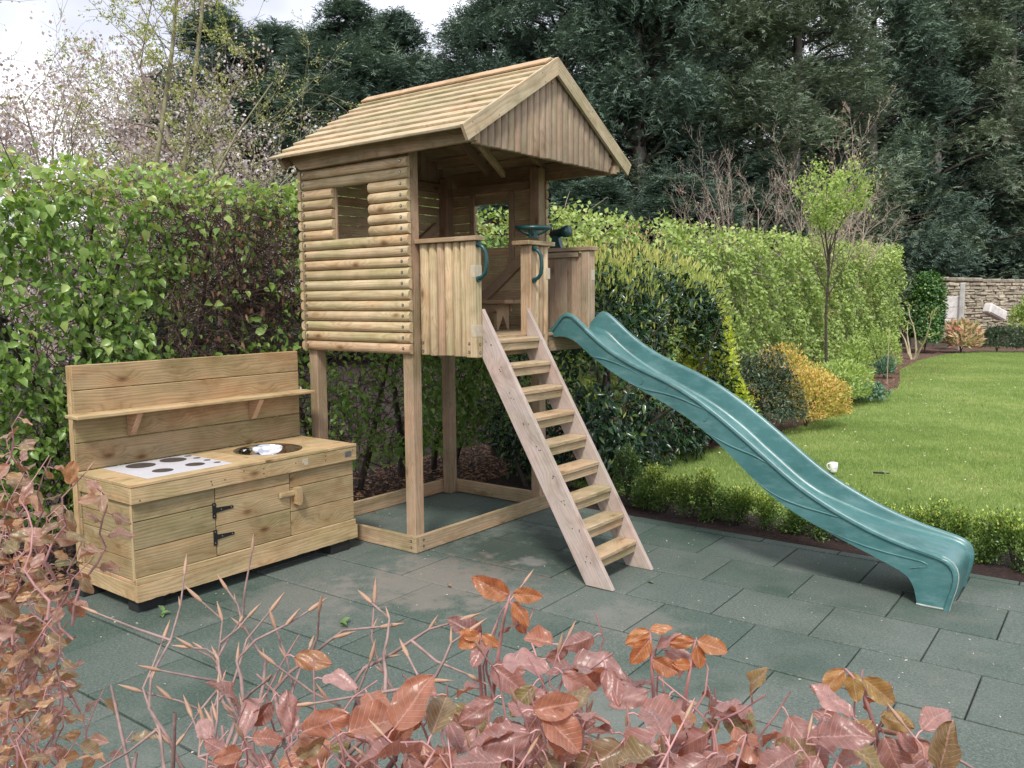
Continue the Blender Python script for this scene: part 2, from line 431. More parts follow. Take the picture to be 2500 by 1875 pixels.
def near_leaf_mat(stops):
    """Copper beech leaf seen close: veins follow the leaf's own UV."""
    m, n, l, b = newmat('copper_beech_leaf')
    uv = n.new('ShaderNodeTexCoord').outputs['UV']
    sx = n.new('ShaderNodeSeparateXYZ')
    l.new(uv, sx.inputs[0])
    av = mathn(n, l, 'ABSOLUTE', sx.outputs[1])
    ph = mathn(n, l, 'SUBTRACT', sx.outputs[0], mathn(n, l, 'MULTIPLY', av, 0.75))
    sn = mathn(n, l, 'ABSOLUTE', mathn(n, l, 'SINE', mathn(n, l, 'MULTIPLY', ph, math.pi * 9)))
    vein = ramp(n, l, sn, [(0.0, (1, 1, 1)), (0.28, (0, 0, 0))])
    mid = ramp(n, l, av, [(0.0, (1, 1, 1)), (0.022, (0, 0, 0))])
    oi = n.new('ShaderNodeObjectInfo')
    base = ramp(n, l, oi.outputs['Random'], stops)
    blot = noise(n, l, scaled(n, l, uv, (3, 5, 1)), 1.3, 4)
    c = mixc(n, l, 'MULTIPLY', 0.9, base, ramp(n, l, blot, [(0.3, (0.75, 0.72, 0.68)), (0.65, (1.2, 1.12, 1.1))]))
    edge = ramp(n, l, av, [(0.30, (0, 0, 0)), (0.42, (1, 1, 1))])
    c = mixc(n, l, 'MIX', mathn(n, l, 'MULTIPLY', edge, 0.2), c, (0.48, 0.17, 0.10))
    c = mixc(n, l, 'MIX', mathn(n, l, 'MULTIPLY', vein, 0.45), c, (0.60, 0.38, 0.36))
    c = mixc(n, l, 'MIX', mathn(n, l, 'MULTIPLY', mid, 0.5), c, (0.66, 0.43, 0.38))
    l.new(c, b.inputs['Base Color'])
    b.inputs['Roughness'].default_value = 0.33
    b.inputs['Specular IOR Level'].default_value = 0.5
    b.inputs['Sheen Weight'].default_value = 0.25
    t = n.new('ShaderNodeBsdfTranslucent')
    l.new(mixc(n, l, 'MULTIPLY', 1.0, c, (1.7, 0.85, 0.35)), t.inputs[0])
    ms = n.new('ShaderNodeMixShader')
    ms.inputs[0].default_value = 0.36
    l.new(b.outputs[0], ms.inputs[1])
    l.new(t.outputs[0], ms.inputs[2])
    l.new(ms.outputs[0], n['Material Output'].inputs[0])
    bump(n, l, b, mathn(n, l, 'SUBTRACT', 1.0, vein), 0.35, 0.002)
    return m


M['copper'] = near_leaf_mat([(0.0, (0.33, 0.19, 0.175)), (0.18, (0.19, 0.095, 0.085)), (0.36, (0.41, 0.27, 0.26)), (0.46, (0.31, 0.16, 0.135)), (0.55, (0.36, 0.165, 0.09)), (0.64, (0.24, 0.20, 0.08)), (0.72, (0.16, 0.165, 0.06)), (0.79, (0.28, 0.14, 0.12)), (0.88, (0.31, 0.17, 0.16)), (1.0, (0.45, 0.31, 0.31))])
M['copper3'] = near_leaf_mat([(0.0, (0.38, 0.16, 0.05)), (0.5, (0.33, 0.14, 0.06)), (1.0, (0.42, 0.21, 0.08))])
M['copper4'] = near_leaf_mat([(0.0, (0.30, 0.21, 0.06)), (0.5, (0.26, 0.20, 0.07)), (1.0, (0.38, 0.22, 0.08))])
M['copper2'] = near_leaf_mat([(0.0, (0.34, 0.20, 0.10)), (0.22, (0.20, 0.14, 0.085)), (0.4, (0.38, 0.25, 0.19)), (0.55, (0.19, 0.18, 0.08)), (0.7, (0.38, 0.25, 0.12)), (0.85, (0.36, 0.24, 0.22)), (1.0, (0.14, 0.16, 0.06))])
M['coppertwig'] = plain('copper_beech_twig', (0.30, 0.20, 0.18), 0.6, var=0.45, vs=30, bmp=0.3, bs=150)
M['shoot'] = plain('pink_shoot', (0.48, 0.25, 0.24), 0.5, var=0.3, vs=30)
M['budscale'] = plain('bud_scale', (0.44, 0.27, 0.18), 0.55, var=0.4, vs=60)


def stone_mat():
    m, n, l, b = newmat('rubble_stone')
    oi = n.new('ShaderNodeObjectInfo')
    g = n.new('ShaderNodeNewGeometry')
    c = ramp(n, l, oi.outputs['Random'], [(0, (0.30, 0.26, 0.20)), (0.3, (0.44, 0.39, 0.30)), (0.6, (0.36, 0.31, 0.25)), (0.8, (0.52, 0.47, 0.36)), (1, (0.26, 0.22, 0.18))])
    c = mixc(n, l, 'MULTIPLY', 0.8, c, ramp(n, l, noise(n, l, g.outputs['Position'], 12, 5), [(0.3, (0.55, 0.52, 0.5)), (0.65, (1.15, 1.12, 1.1))]))
    l.new(c, b.inputs['Base Color'])
    b.inputs['Roughness'].default_value = 0.95
    bump(n, l, b, noise(n, l, g.outputs['Position'], 25, 4), 0.6, 0.02)
    return m


M['stone'] = stone_mat()


# ------------------------------------------------------------------ mesh helpers
def link(o, parent=None):
    COL.objects.link(o)
    if parent is not None:
        o.parent = parent
    return o


def mesh_from(name, verts, faces, mat, smooth=False, tint=None, uv=None):
    me = bpy.data.meshes.new(name)
    verts = np.asarray(verts, np.float32)
    if isinstance(faces, np.ndarray):
        nf, k = faces.shape
        me.vertices.add(len(verts))
        me.vertices.foreach_set('co', verts.ravel())
        me.loops.add(nf * k)
        me.loops.foreach_set('vertex_index', faces.astype(np.int32).ravel())
        me.polygons.add(nf)
        me.polygons.foreach_set('loop_start', np.arange(0, nf * k, k, dtype=np.int32))
        me.update(calc_edges=True)
    else:
        me.from_pydata([tuple(map(float, v)) for v in verts], [], faces)
        me.update()
    if smooth:
        me.polygons.foreach_set('use_smooth', np.ones(len(me.polygons), dtype=bool))
    if tint is not None:
        a = me.attributes.new('tint', 'FLOAT', 'FACE')
        a.data.foreach_set('value', np.asarray(tint, np.float32))
    if uv is not None:
        ul = me.uv_layers.new(name='UVMap')
        li = np.empty(len(me.loops), np.int32)
        me.loops.foreach_get('vertex_index', li)
        ul.data.foreach_set('uv', np.asarray(uv, np.float32)[li].ravel())
    if mat is not None:
        me.materials.append(mat)
    return me


def ob(name, me, parent=None, mat4=None, loc=None):
    o = bpy.data.objects.new(name, me)
    link(o, parent)
    if mat4 is not None:
        o.matrix_world = mat4
    if loc is not None:
        o.location = loc
    return o


def tag(o, label=None, cat=None, group=None, kind=None):
    if label: o['label'] = label
    if cat: o['category'] = cat
    if group: o['group'] = group
    if kind: o['kind'] = kind
    return o


def thing(name, label, cat, loc=(0, 0, 0), group=None):
    o = bpy.data.objects.new(name, None)
    o.empty_display_size = 0.1
    o.location = loc
    link(o)
    return tag(o, label, cat, group)


def child(name, me, parent, mat4=None):
    """A part given in world coordinates; parents sit unrotated at their own location."""
    o = bpy.data.objects.new(name, me)
    link(o, parent)
    T = Matrix.Identity(4)
    p = parent
    ploc = Vector((0, 0, 0))
    if p is not None:
        ploc = world_of(p)
        T = ploc.inverted()
    m = mat4 if mat4 is not None else Matrix.Identity(4)
    o.matrix_basis = T @ m
    return o


def world_of(o):
    m = o.matrix_basis.copy()
    p = o.parent
    while p is not None:
        m = p.matrix_basis @ m
        p = p.parent
    return m


_cache = {}


def chamfer_box(L, Wd, T, c, mat):
    key = ('box', round(L, 3), round(Wd, 3), round(T, 3), c, mat.name)
    if key in _cache:
        return _cache[key]
    h = np.array([L, Wd, T]) / 2
    V, idx = [], {}
    for sx in (-1, 1):
        for sy in (-1, 1):
            for sz in (-1, 1):
                s = np.array([sx, sy, sz])
                for a in range(3):
                    d = h - c
                    d[a] = h[a]
                    idx[(sx, sy, sz, a)] = len(V)
                    V.append(s * d)
    Fc = []
    for a in range(3):
        b, d = (a + 1) % 3, (a + 2) % 3
        for s in (-1, 1):
            q = []
            for sb, sd_ in ((-1, -1), (1, -1), (1, 1), (-1, 1)):
                k = [0, 0, 0]; k[a] = s; k[b] = sb; k[d] = sd_
                q.append(idx[(*k, a)])
            Fc.append(q if s > 0 else q[::-1])
    for a in range(3):
        b, d = (a + 1) % 3, (a + 2) % 3
        for sb in (-1, 1):
            for sd_ in (-1, 1):
                k0 = [0, 0, 0]; k0[b] = sb; k0[d] = sd_; k0[a] = -1
                k1 = list(k0); k1[a] = 1
                q = [idx[(*k0, b)], idx[(*k1, b)], idx[(*k1, d)], idx[(*k0, d)]]
                Fc.append(q if sb * sd_ > 0 else q[::-1])
    for sx in (-1, 1):
        for sy in (-1, 1):
            for sz in (-1, 1):
                q = [idx[(sx, sy, sz, 0)], idx[(sx, sy, sz, 1)], idx[(sx, sy, sz, 2)]]
                Fc.append(q if sx * sy * sz > 0 else q[::-1])
    me = mesh_from('board', V, Fc, mat)
    _cache[key] = me
    return me


def axes(x, y):
    x = Vector(x).normalized()
    y = Vector(y)
    y = (y - x * y.dot(x)).normalized()
    z = x.cross(y)
    return x, y, z


def mat_axes(c, x, y):
    x, y, z = axes(x, y)
    return Matrix(((x[0], y[0], z[0], c[0]), (x[1], y[1], z[1], c[1]), (x[2], y[2], z[2], c[2]), (0, 0, 0, 1)))


def beam(name, p0, p1, wy, wz, ydir, mat, parent, c=0.003):
    """Straight timber from p0 to p1 (centre line), wy wide along ydir, wz thick."""
    p0, p1 = Vector(p0), Vector(p1)
    L = (p1 - p0).length
    return child(name, chamfer_box(L, wy, wz, c, mat), parent, mat_axes((p0 + p1) / 2, p1 - p0, ydir))


def blk(name, lo, hi, mat, parent, c=0.003, grain=None):
    """Axis-aligned timber between two corners, grain along its longest side."""
    lo, hi = Vector(lo), Vector(hi)
    s = hi - lo
    a = grain if grain is not None else max(range(3), key=lambda i: s[i])
    ax = [Vector((1, 0, 0)), Vector((0, 1, 0)), Vector((0, 0, 1))]
    b, d = (a + 1) % 3, (a + 2) % 3
    cc = min(c, min(s) * 0.3)
    return child(name, chamfer_box(s[a], s[b], s[d], round(cc, 4), mat), parent, mat_axes((lo + hi) / 2, ax[a], ax[b]))


def halflog_mesh(L, Wd, D, mat, cut=None):
    """Half-round timber, local X = length, flat back at z=0, round towards +Z."""
    key = ('hl', round(L, 3), round(Wd, 3), round(D, 3), mat.name, cut)
    if key in _cache:
        return _cache[key]
    n = 9
    pr = []
    for i in range(n):
        a = math.pi * i / (n - 1)
        pr.append((-Wd / 2 * math.cos(a) * 1.0, D * (0.12 + 0.88 * math.sin(a) ** 0.8)))
    pr = [(-Wd / 2, 0)] + pr + [(Wd / 2, 0)]
    k = len(pr)
    V, Fc = [], []
    for e, (x, s) in enumerate(((-L / 2, 0.93), (-L / 2 + 0.006, 1), (L / 2 - 0.006, 1), (L / 2, 0.93))):
        for y, z in pr:
            xx = x
            if cut is not None:
                t = 0 if e < 2 else 1
                if t == 1:
                    xx = x + cut * y
            V.append((xx, y * s, z * s))
    for r in range(3):
        for i in range(k):
            j = (i + 1) % k
            Fc.append([r * k + i, r * k + j, (r + 1) * k + j, (r + 1) * k + i])
    Fc.append(list(range(k))[::-1])
    Fc.append([3 * k + i for i in range(k)])
    me = mesh_from('half_log', V, Fc, mat, smooth=True)
    me.shade_flat() if False else None
    for p in me.polygons:
        p.use_smooth = p.index < 3 * k and (p.index % k) not in (k - 1,)
    _cache[key] = me
    return me


def halflog(p0, p1, Wd, D, out, mat, parent, name='half_log', cut=None):
    p0, p1, out = Vector(p0), Vector(p1), Vector(out)
    x = (p1 - p0).normalized()
    y = out.cross(x)
    return child(name, halflog_mesh((p1 - p0).length, Wd, D, mat, cut), parent, mat_axes((p0 + p1) / 2, x, y))


def disc_mesh(r, h, mat, n=12, key=''):
    k = ('disc', r, h, mat.name, n)
    if k in _cache:
        return _cache[k]
    V = [(r * math.cos(2 * math.pi * i / n), r * math.sin(2 * math.pi * i / n), z) for z in (0, h) for i in range(n)]
    Fc = [[i, (i + 1) % n, n + (i + 1) % n, n + i] for i in range(n)] + [list(range(n))[::-1], list(range(n, 2 * n))]
    me = mesh_from('disc', V, Fc, mat)
    _cache[k] = me
    return me


def bolt_mesh():
    """A bolt head in a dark ring: the shade of its drilled recess is put into the colour."""
    if 'bolt' in _cache:
        return _cache['bolt']
    n = 10
    V, Fc, mi = [], [], []
    rr = [(0.0098, 0.0), (0.0098, 0.0014), (0.0078, 0.0014), (0.0060, 0.0006), (0.0060, 0.0026), (0.0, 0.0030)]
    for r, z in rr:
        for i in range(n):
            V.append((r * math.cos(2 * math.pi * i / n), r * math.sin(2 * math.pi * i / n), z))
    for q in range(len(rr) - 1):
        for i in range(n):
            j = (i + 1) % n
            Fc.append([q * n + i, q * n + j, (q + 1) * n + j, (q + 1) * n + i])
            mi.append(0 if q < 3 else 1)
    me = mesh_from('bolt', V, Fc, M['recess_shade'])
    me.materials.append(M['bolt'])
    me.polygons.foreach_set('material_index', np.array(mi, np.int32))
    _cache['bolt'] = me
    return me


def bolt(p, nrm, parent):
    z = Vector(nrm).normalized()
    t = Vector((0, 0, 1)) if abs(z.z) < 0.9 else Vector((1, 0, 0))
    x = t.cross(z)
    return child('bolt', bolt_mesh(), parent, mat_axes(p, x, z.cross(x)))


def tubes(polys, sides=5, mat=None, smooth=True, name='tubes'):
    """polys: list of (points (k,3), radii (k,)). One mesh of tapered tubes."""
    Vs, Fs, base = [], [], 0
    ang = np.linspace(0, 2 * np.pi, sides, endpoint=False)
    ca, sa = np.cos(ang)[None, :, None], np.sin(ang)[None, :, None]
    ii = np.arange(sides)
    jj = (ii + 1) % sides
    for P, Rr in polys:
        P = np.asarray(P, float)
        k = len(P)
        T = np.gradient(P, axis=0)
        T /= np.linalg.norm(T, axis=1, keepdims=True) + 1e-9
        ref = np.eye(3)[int(np.argmin(np.abs(T).max(0)))]
        A = np.cross(T, ref)
        A /= np.linalg.norm(A, axis=1, keepdims=True) + 1e-9
        B = np.cross(T, A)
        V = P[:, None, :] + (A[:, None, :] * ca + B[:, None, :] * sa) * np.asarray(Rr)[:, None, None]
        Vs.append(V.reshape(-1, 3))
        r = np.arange(k - 1)[:, None] * sides
        f = np.stack([r + ii, r + sides + ii, r + sides + jj, r + jj], -1).reshape(-1, 4) + base
        Fs.append(f)
        base += k * sides
    return mesh_from(name, np.concatenate(Vs), np.concatenate(Fs), mat, smooth=smooth)


# leaf templates: rows of (along, across, lift), and faces
T_FOLD = (np.array([(0, 0, 0), (0.45, 0.5, 0.14), (1, 0, -0.08), (0.45, -0.5, 0.14)]), np.array([(0, 2, 1), (0, 3, 2)]))
T_OVAL = (np.array([(0, 0, 0), (0.25, 0.42, 0.20), (0.62, 0.40, 0.10), (1, 0, -0.34), (0.62, -0.40, 0.16), (0.25, -0.42, 0.14), (0.45, 0, -0.03)]),
          np.array([(0, 6, 1), (1, 6, 2), (2, 6, 3), (3, 6, 4), (4, 6, 5), (5, 6, 0)]))
T_STRIP = (np.array([(0, 0.5, 0), (1, 0.08, -0.1), (0, -0.5, 0)]), np.array([(0, 2, 1)]))


def nrmz(a):
    return a / (np.linalg.norm(a, axis=-1, keepdims=True) + 1e-9)


def leaf_cloud(name, P, D, N, L, Wd, mat, tint, tmpl=T_FOLD, smooth=False):
    n = len(P)
    D = nrmz(D)
    Sd = nrmz(np.cross(N, D))
    Nn = np.cross(D, Sd)
    tv, tf = tmpl
    V = (P[:, None, :] + D[:, None, :] * (tv[None, :, 0:1] * L[:, None, None]) + Sd[:, None, :] * (tv[None, :, 1:2] * Wd[:, None, None])
         + Nn[:, None, :] * (tv[None, :, 2:3] * Wd[:, None, None]))
    k = len(tv)
    Fa = (tf[None, :, :] + (np.arange(n) * k)[:, None, None]).reshape(-1, 3)
    return mesh_from(name, V.reshape(-1, 3), Fa, mat, smooth=smooth, tint=np.repeat(tint, len(tf)))


def rdir(n):
    return nrmz(rng.normal(size=(n, 3)))


# ================================================================== SETTING
def sheet(name, pts, z, mat, kind='structure', label=None):
    me = mesh_from(name, [(x, y, z) for x, y in pts], [list(range(len(pts)))], mat)
    o = ob(name, me)
    tag(o, label, None, None, kind)
    return o


sheet('ground', [(-120, -120), (120, -120), (120, 120), (-120, 120)], -0.035, M['under'])
sheet('lawn', [(-0.9, 2.35), (9, 2.2), (16, 2.2), (30, 10), (30, 24.5), (12, 25.2), (2.0, 25.6), (0.3, 25.4), (-0.6, 24.6), (-1.1, 23.2), (-1.2, 20.5), (-0.9, 17.0),
               (-0.25, 14.2), (0.05, 12.7), (0.0, 11.3), (-0.1, 10.0), (0.2, 8.4), (0.15, 7.0), (0.0, 5.6), (-0.1, 4.6), (-0.5, 3.6)], -0.012, M['lawn'])
sheet('flower_bed', [(-2.4, 4.4), (-0.45, 3.4), (0.3, 5.6), (0.32, 8.5), (0.15, 10), (0.3, 12.9), (-0.1, 14.4), (-0.7, 17.2), (-1.0, 20.4), (-0.85, 23.4), (0.0, 25.0), (6, 25.4), (20, 25), (20, 29), (-8, 29)], -0.024, M['mulch'])
sheet('border_soil', [(-1.2, 1.7), (16, 1.7), (16, 2.32), (-1.2, 2.4)], -0.008, M['soil'])
sheet('paving_base', [(-1.35, -6), (9, -6), (9, 1.73), (-1.35, 1.73)], -0.028, M['soil'])

# ---- rubber tiles: every tile an object under the paving
paving = bpy.data.objects.new('rubber_paving', None)
link(paving)
tag(paving, kind='structure')
TA, TB, TY = 0.516, 0.487, math.radians(1.15)
ex = np.array([math.cos(TY), math.sin(TY)])
ey = np.array([-math.sin(TY), math.cos(TY)])
TO = np.array([2.0055, 0.6536])


def clip(poly, f):
    out = []
    for i in range(len(poly)):
        a, b = poly[i], poly[(i + 1) % len(poly)]
        fa, fb = f(a), f(b)
        if fa >= 0:
            out.append(a)
        if (fa >= 0) != (fb >= 0):
            t = fa / (fa - fb)
            out.append(a + (b - a) * t)
    return out


def tile_obj(poly):
    c = sum(poly) / len(poly)
    n = len(poly)
    V = []
    for s, z in ((1.0, -0.026), (1.0, -0.004), (None, 0.0)):
        for p in poly:
            if s is None:
                d = p - c
                q = p - 0.005 * np.sign(d)
            else:
                q = p
            V.append((q[0] - c[0], q[1] - c[1], z))
    Fc = [list(range(n))[::-1], [2 * n + i for i in range(n)]]
    for r in range(2):
        for i in range(n):
            j = (i + 1) % n
            Fc.append([r * n + i, r * n + j, (r + 1) * n + j, (r + 1) * n + i])
    me = mesh_from('tile', V, Fc, M['tile'])
    o = bpy.data.objects.new('tile', me)
    link(o, paving)
    o.location = (c[0], c[1], random.uniform(-0.0015, 0.0015))
    o.rotation_euler = (random.uniform(-0.002, 0.002), random.uniform(-0.002, 0.002), random.uniform(-0.002, 0.002))


g_, gy_ = 0.0034, 0.0068
for r in range(-3, 11):
    sh = 0.0 if r % 2 == 0 else 0.254
    for k in range(-9, 9):
        o = TO + ex * (k * TA + sh) - ey * (r + 1) * TB
        poly = [o + ex * g_ + ey * gy_, o + ex * (TA - g_) + ey * gy_, o + ex * (TA - g_) + ey * (TB - gy_), o + ex * g_ + ey * (TB - gy_)]
        poly = clip(poly, lambda p: 1.722 - p[1])
        if len(poly) > 2: poly = clip(poly, lambda p: p[0] + 1.17)
        if len(poly) > 2 and abs(sum(poly[i][0] * poly[(i + 1) % len(poly)][1] - poly[(i + 1) % len(poly)][0] * poly[i][1] for i in range(len(poly)))) / 2 > 0.01:
            tile_obj(poly)

# ================================================================== PLAYHOUSE
T_ = 0.033
BH, PW, LX, WY = 0.11, 0.086, 1.11, 1.58
LZ, LP = 1.33, 0.0708
ZT = LZ + 18 * LP
XF = -T_                     # front face of the front posts
XB = -LX + T_                # back face of the back posts
YN, YFAR = T_, WY - T_       # outer faces of the posts
ph = thing('playhouse', 'raised wooden log playhouse with pitched plank roof, ladder and green slide', 'playhouse', (-0.55, 0.79, 0))

# posts
posts = {}
for k, (x, y) in dict(FL=(XF - PW, YN), FR=(XF - PW, YFAR - PW), BL=(XB, YN), BR=(XB, YFAR - PW)).items():
    posts[k] = blk('post', (x, y, 0.0), (x + PW, y + PW, 2.70), M['post'], ph, 0.004)
# sole plates round the feet
z0 = 0.004
b1 = blk('sole_plate', (-LX - 0.0, 0, z0), (0, T_ - 0.001, z0 + BH - 0.002), M['frame'], ph)
b2 = blk('sole_plate', (-T_ + 0.001, T_ + 0.0015, z0), (0, WY - T_, z0 + BH), M['frame'], ph)
b3 = blk('sole_plate', (-LX, T_ + 0.0015, z0), (-LX + T_ - 0.001, WY - T_, z0 + BH), M['frame'], ph)
b4 = blk('sole_plate', (-LX, WY - T_ + 0.0015, z0), (0, WY, z0 + BH - 0.001), M['frame'], ph)
for z in (0.04, 0.082):
    bolt((-0.045, 0, z), (0, -1, 0), b1)
    bolt((0, 0.075, z), (1, 0, 0), b2)

# log walls: near side with a window, far side with a window, back closed
WX0, WX1 = -0.748, -0.385
LX0, LX1 = -1.062, -0.022


def log_wall(yf, out, far=False):
    for i in range(18):
        z = LZ + (i + 0.5) * LP
        w_ = LP - 0.0015
        y = yf
        if 11 <= i <= 15:
            spans = ((LX0, WX0), (WX1, LX1))
        else:
            spans = ((LX0, LX1),)
        for a, b in spans:
            e0, e1 = random.uniform(-.004, .004), random.uniform(-.003, .003)
            lg = halflog((a + e0, y, z), (b + e1, y, z), w_ + random.uniform(-.002, .0015), 0.037, out, M['log'], ph)
            if not far:
                for xb in (a + 0.022, b - 0.052):
                    if (xb < -0.9 or xb > -0.15):
                        bolt((xb + random.uniform(-.003, .003), y - 0.0375, z + 0.004), out, lg)


log_wall(YN - 0.001, (0, -1, 0))
log_wall(YFAR + 0.001, (0, 1, 0), True)
for i in range(18):
    z = LZ + (i + 0.5) * LP
    halflog((XB - 0.001, -0.0, z), (XB - 0.001, WY - 0.0, z), LP - 0.004, 0.037, (-1, 0, 0), M['log'], ph)
# window battens and braces inside
zb0, zb1 = LZ + 10.2 * LP, LZ + 17.2 * LP
for yy, s in ((YN, 1), (YFAR, -1)):
    for x in (WX0 - 0.045, WX1 + 0.004):
        y0, y1 = (yy + 0.002, yy + 0.022) if s > 0 else (yy - 0.022, yy - 0.002)
        blk('batten', (x, y0, zb0 - 0.09), (x + 0.05, y1, zb1), M['post'], ph)
# diagonal brace on the far wall and near wall
beam('brace', (-0.98, YFAR - 0.022, 1.44), (-0.13, YFAR - 0.022, 2.09), 0.08, 0.035, (0, 0, 1), M['post'], ph)
beam('brace', (-0.98, YN + 0.045, 1.44), (-0.13, YN + 0.045, 2.05), 0.07, 0.035, (0, 0, 1), M['post'], ph)
beam('brace', (XB + 0.03, 0.15, 1.46), (XB + 0.03, 1.4, 2.3), 0.07, 0.035, (0, 0, 1), M['post'], ph)

# deck: joists and boards, over the tower and the balcony
XV, YO, ZV, ZC = 0.4647, 0.090, 1.320, 2.076
YR = 1.4875
blk('joist', (XB + PW, YN + 0.002, 1.335), (XF - PW - 0.002, YN + 0.04, 1.43), M['frame'], ph)
blk('joist', (XB + PW, YFAR - 0.04, 1.335), (XF - PW - 0.002, YFAR - 0.002, 1.43), M['frame'], ph)
blk('joist', (-0.03, YO + 0.062, 1.325), (XV - 0.065, YO + 0.10, 1.425), M['frame'], ph)
blk('joist', (-0.03, YR - 0.10, 1.325), (XV - 0.065, YR - 0.062, 1.425), M['frame'], ph)
blk('joist', (XV - 0.062, YO + 0.064, 1.318), (XV - 0.027, YR - 0.064, 1.424), M['frame'], ph)
nb = 14
x0d, x1d = XB + 0.01, XV - 0.004
bw = (x1d - x0d) / nb
for i in range(nb):
    a, b = x0d + i * bw, x0d + (i + 1) * bw - 0.006
    ya, yb = (YN + 0.001, YFAR - 0.001) if b < XF else (YO + 0.047, YR - 0.047)
    if a < XB + PW or (b > XF - PW and a < XF):
        ya, yb = YN + PW + 0.002, YFAR - PW - 0.002
    if a > XV - 0.16:
        ya, yb = YO + 0.066, YR - 0.066
        b = min(b, XV - 0.002)
    blk('deck_board', (a, ya, 1.428), (b, yb, 1.452), M['frame'], ph)

# balcony: near side half logs standing, corner post, cap rail
ztop = 2.046
widths = [0.075, 0.066, 0.062, 0.066, 0.060, 0.050]
x = XF + 0.010
xe = XV - 0.082
k = (xe - x) / sum(widths)
for i, w_ in enumerate(widths):
    w2 = w_ * k
    lg = halflog((x + w2 / 2, YO + 0.044, ZV + random.uniform(0, .006)), (x + w2 / 2, YO + 0.044, ztop), w2 - 0.0015, 0.044, (0, -1, 0), M['log'], ph, 'upright_half_log')
    if i == 0:
        for q in (0.03, 0.085): bolt((x + w2 * .45, YO - 0.0005, ZV + q), (0, -1, 0), lg)
    x += w2
cp = blk('corner_post', (XV - 0.081, YO, ZV), (XV, YO + 0.064, ztop), M['log'], ph, 0.004)
for z in (ZV + 0.035, ZV + 0.088):
    bolt((XV - 0.055, YO, z), (0, -1, 0), cp)
    bolt((XV, YO + 0.042, z - 0.004), (1, 0, 0), cp)
tp = chamfer_box(0.06, 0.055, 0.0012, 0.0003, M['tape'])
for z in (1.49, 1.86):
    child('tape_mark', chamfer_box(0.075, 0.034, 0.0012, 0.0003, M['tape']), cp, mat_axes((XV - 0.017, YO - 0.0008, z), (0, 0, 1), (1, 0, 0)))
    child('tape_mark', chamfer_box(0.075, 0.062, 0.0012, 0.0003, M['tape']), cp, mat_axes((XV + 0.0008, YO + 0.032, z), (0, 0, 1), (0, 1, 0)))
blk('cap_rail', (XF + 0.002, YO - 0.022, ztop + 0.0015), (XV + 0.022, YO + 0.072, ZC), M['frame'], ph)
# far side of the balcony (inner face seen): flat boards, corner post, rail
yy = YR - 0.062
x = XF + 0.002
ws = [0.07, 0.055, 0.045, 0.05, 0.07, 0.042, 0.045, 0.055]
kk = (XV - 0.072 - x) / sum(ws)
for i, w_ in enumerate(ws):
    w2 = w_ * kk
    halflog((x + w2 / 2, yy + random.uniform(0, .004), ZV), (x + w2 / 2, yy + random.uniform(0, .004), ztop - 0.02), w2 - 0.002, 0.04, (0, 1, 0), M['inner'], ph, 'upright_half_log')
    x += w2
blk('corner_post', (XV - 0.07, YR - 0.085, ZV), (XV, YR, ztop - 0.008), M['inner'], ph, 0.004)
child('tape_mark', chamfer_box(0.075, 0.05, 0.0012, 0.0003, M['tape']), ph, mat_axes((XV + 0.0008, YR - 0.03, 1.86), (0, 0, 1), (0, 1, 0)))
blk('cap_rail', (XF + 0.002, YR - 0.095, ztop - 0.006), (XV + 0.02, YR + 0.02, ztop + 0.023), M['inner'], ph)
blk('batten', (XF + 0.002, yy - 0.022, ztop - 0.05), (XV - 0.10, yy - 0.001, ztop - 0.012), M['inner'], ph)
# middle panel between ladder and slide
YM0, YM1 = 0.668, 0.905
mp = blk('corner_post', (XV - 0.085, YM0, ZV), (XV, YM0 + 0.066, ztop), M['log'], ph, 0.004)
yq = YM0 + 0.067
for w_ in (0.052, 0.05, 0.062):
    halflog((XV - 0.045, yq + w_ / 2, ZV - 0.004), (XV - 0.045, yq + w_ / 2, ztop), w_ - 0.0015, 0.044, (1, 0, 0), M['log'], ph, 'upright_half_log')
    yq += w_
child('tape_mark', chamfer_box(0.075, 0.045, 0.0012, 0.0003, M['tape']), mp, mat_axes((XV + 0.0008, YM1 - 0.03, 1.86), (0, 0, 1), (0, 1, 0)))
blk('cap_rail', (XV - 0.125, YM0 - 0.045, ztop + 0.0015), (XV + 0.02, YM1 + 0.03, ZC), M['frame'], ph)
bolt((XV + 0.0005, YM1 - 0.03, ZV + 0.075), (1, 0, 0), mp)
bolt((XV + 0.0005, YM1 - 0.03, ZV + 0.03), (1, 0, 0), mp)


# grab handles
def handle(y):
    P = []
    zt, zb = 2.010, 1.825
    P = [(XV + .003, y, zt + .012), (XV + .018, y, zt + .010), (XV + .040, y + .004, zt - .006), (XV + .056, y + .010, zt - .035), (XV + .060, y + .012, zt - .08),
         (XV + .060, y + .012, zb + .07), (XV + .055, y + .010, zb + .03), (XV + .038, y + .004, zb + .004), (XV + .016, y, zb - .010), (XV + .003, y, zb - .012)]
    me = tubes([(P, [.012, .0125, .0125, .0125, .013, .013, .0125, .0125, .0125, .012])], 10, M['green'], name='handle')
    h = child('handle', me, ph)
    h['label'] = 'dark green plastic grab handle'
    for z in (zt + .014, zb - .014):
        child('mount', disc_mesh(0.019, 0.014, M['green'], 14), h, mat_axes((XV + .001, y, z), (0, 0, 1), (0, 1, 0)) @ Matrix.Rotation(math.pi / 2, 4, 'Y') if False else mat_axes((XV + .0005, y, z), (0, 1, 0), (0, 0, 1)))


handle(YO + 0.026)
handle(YM0 + 0.036)


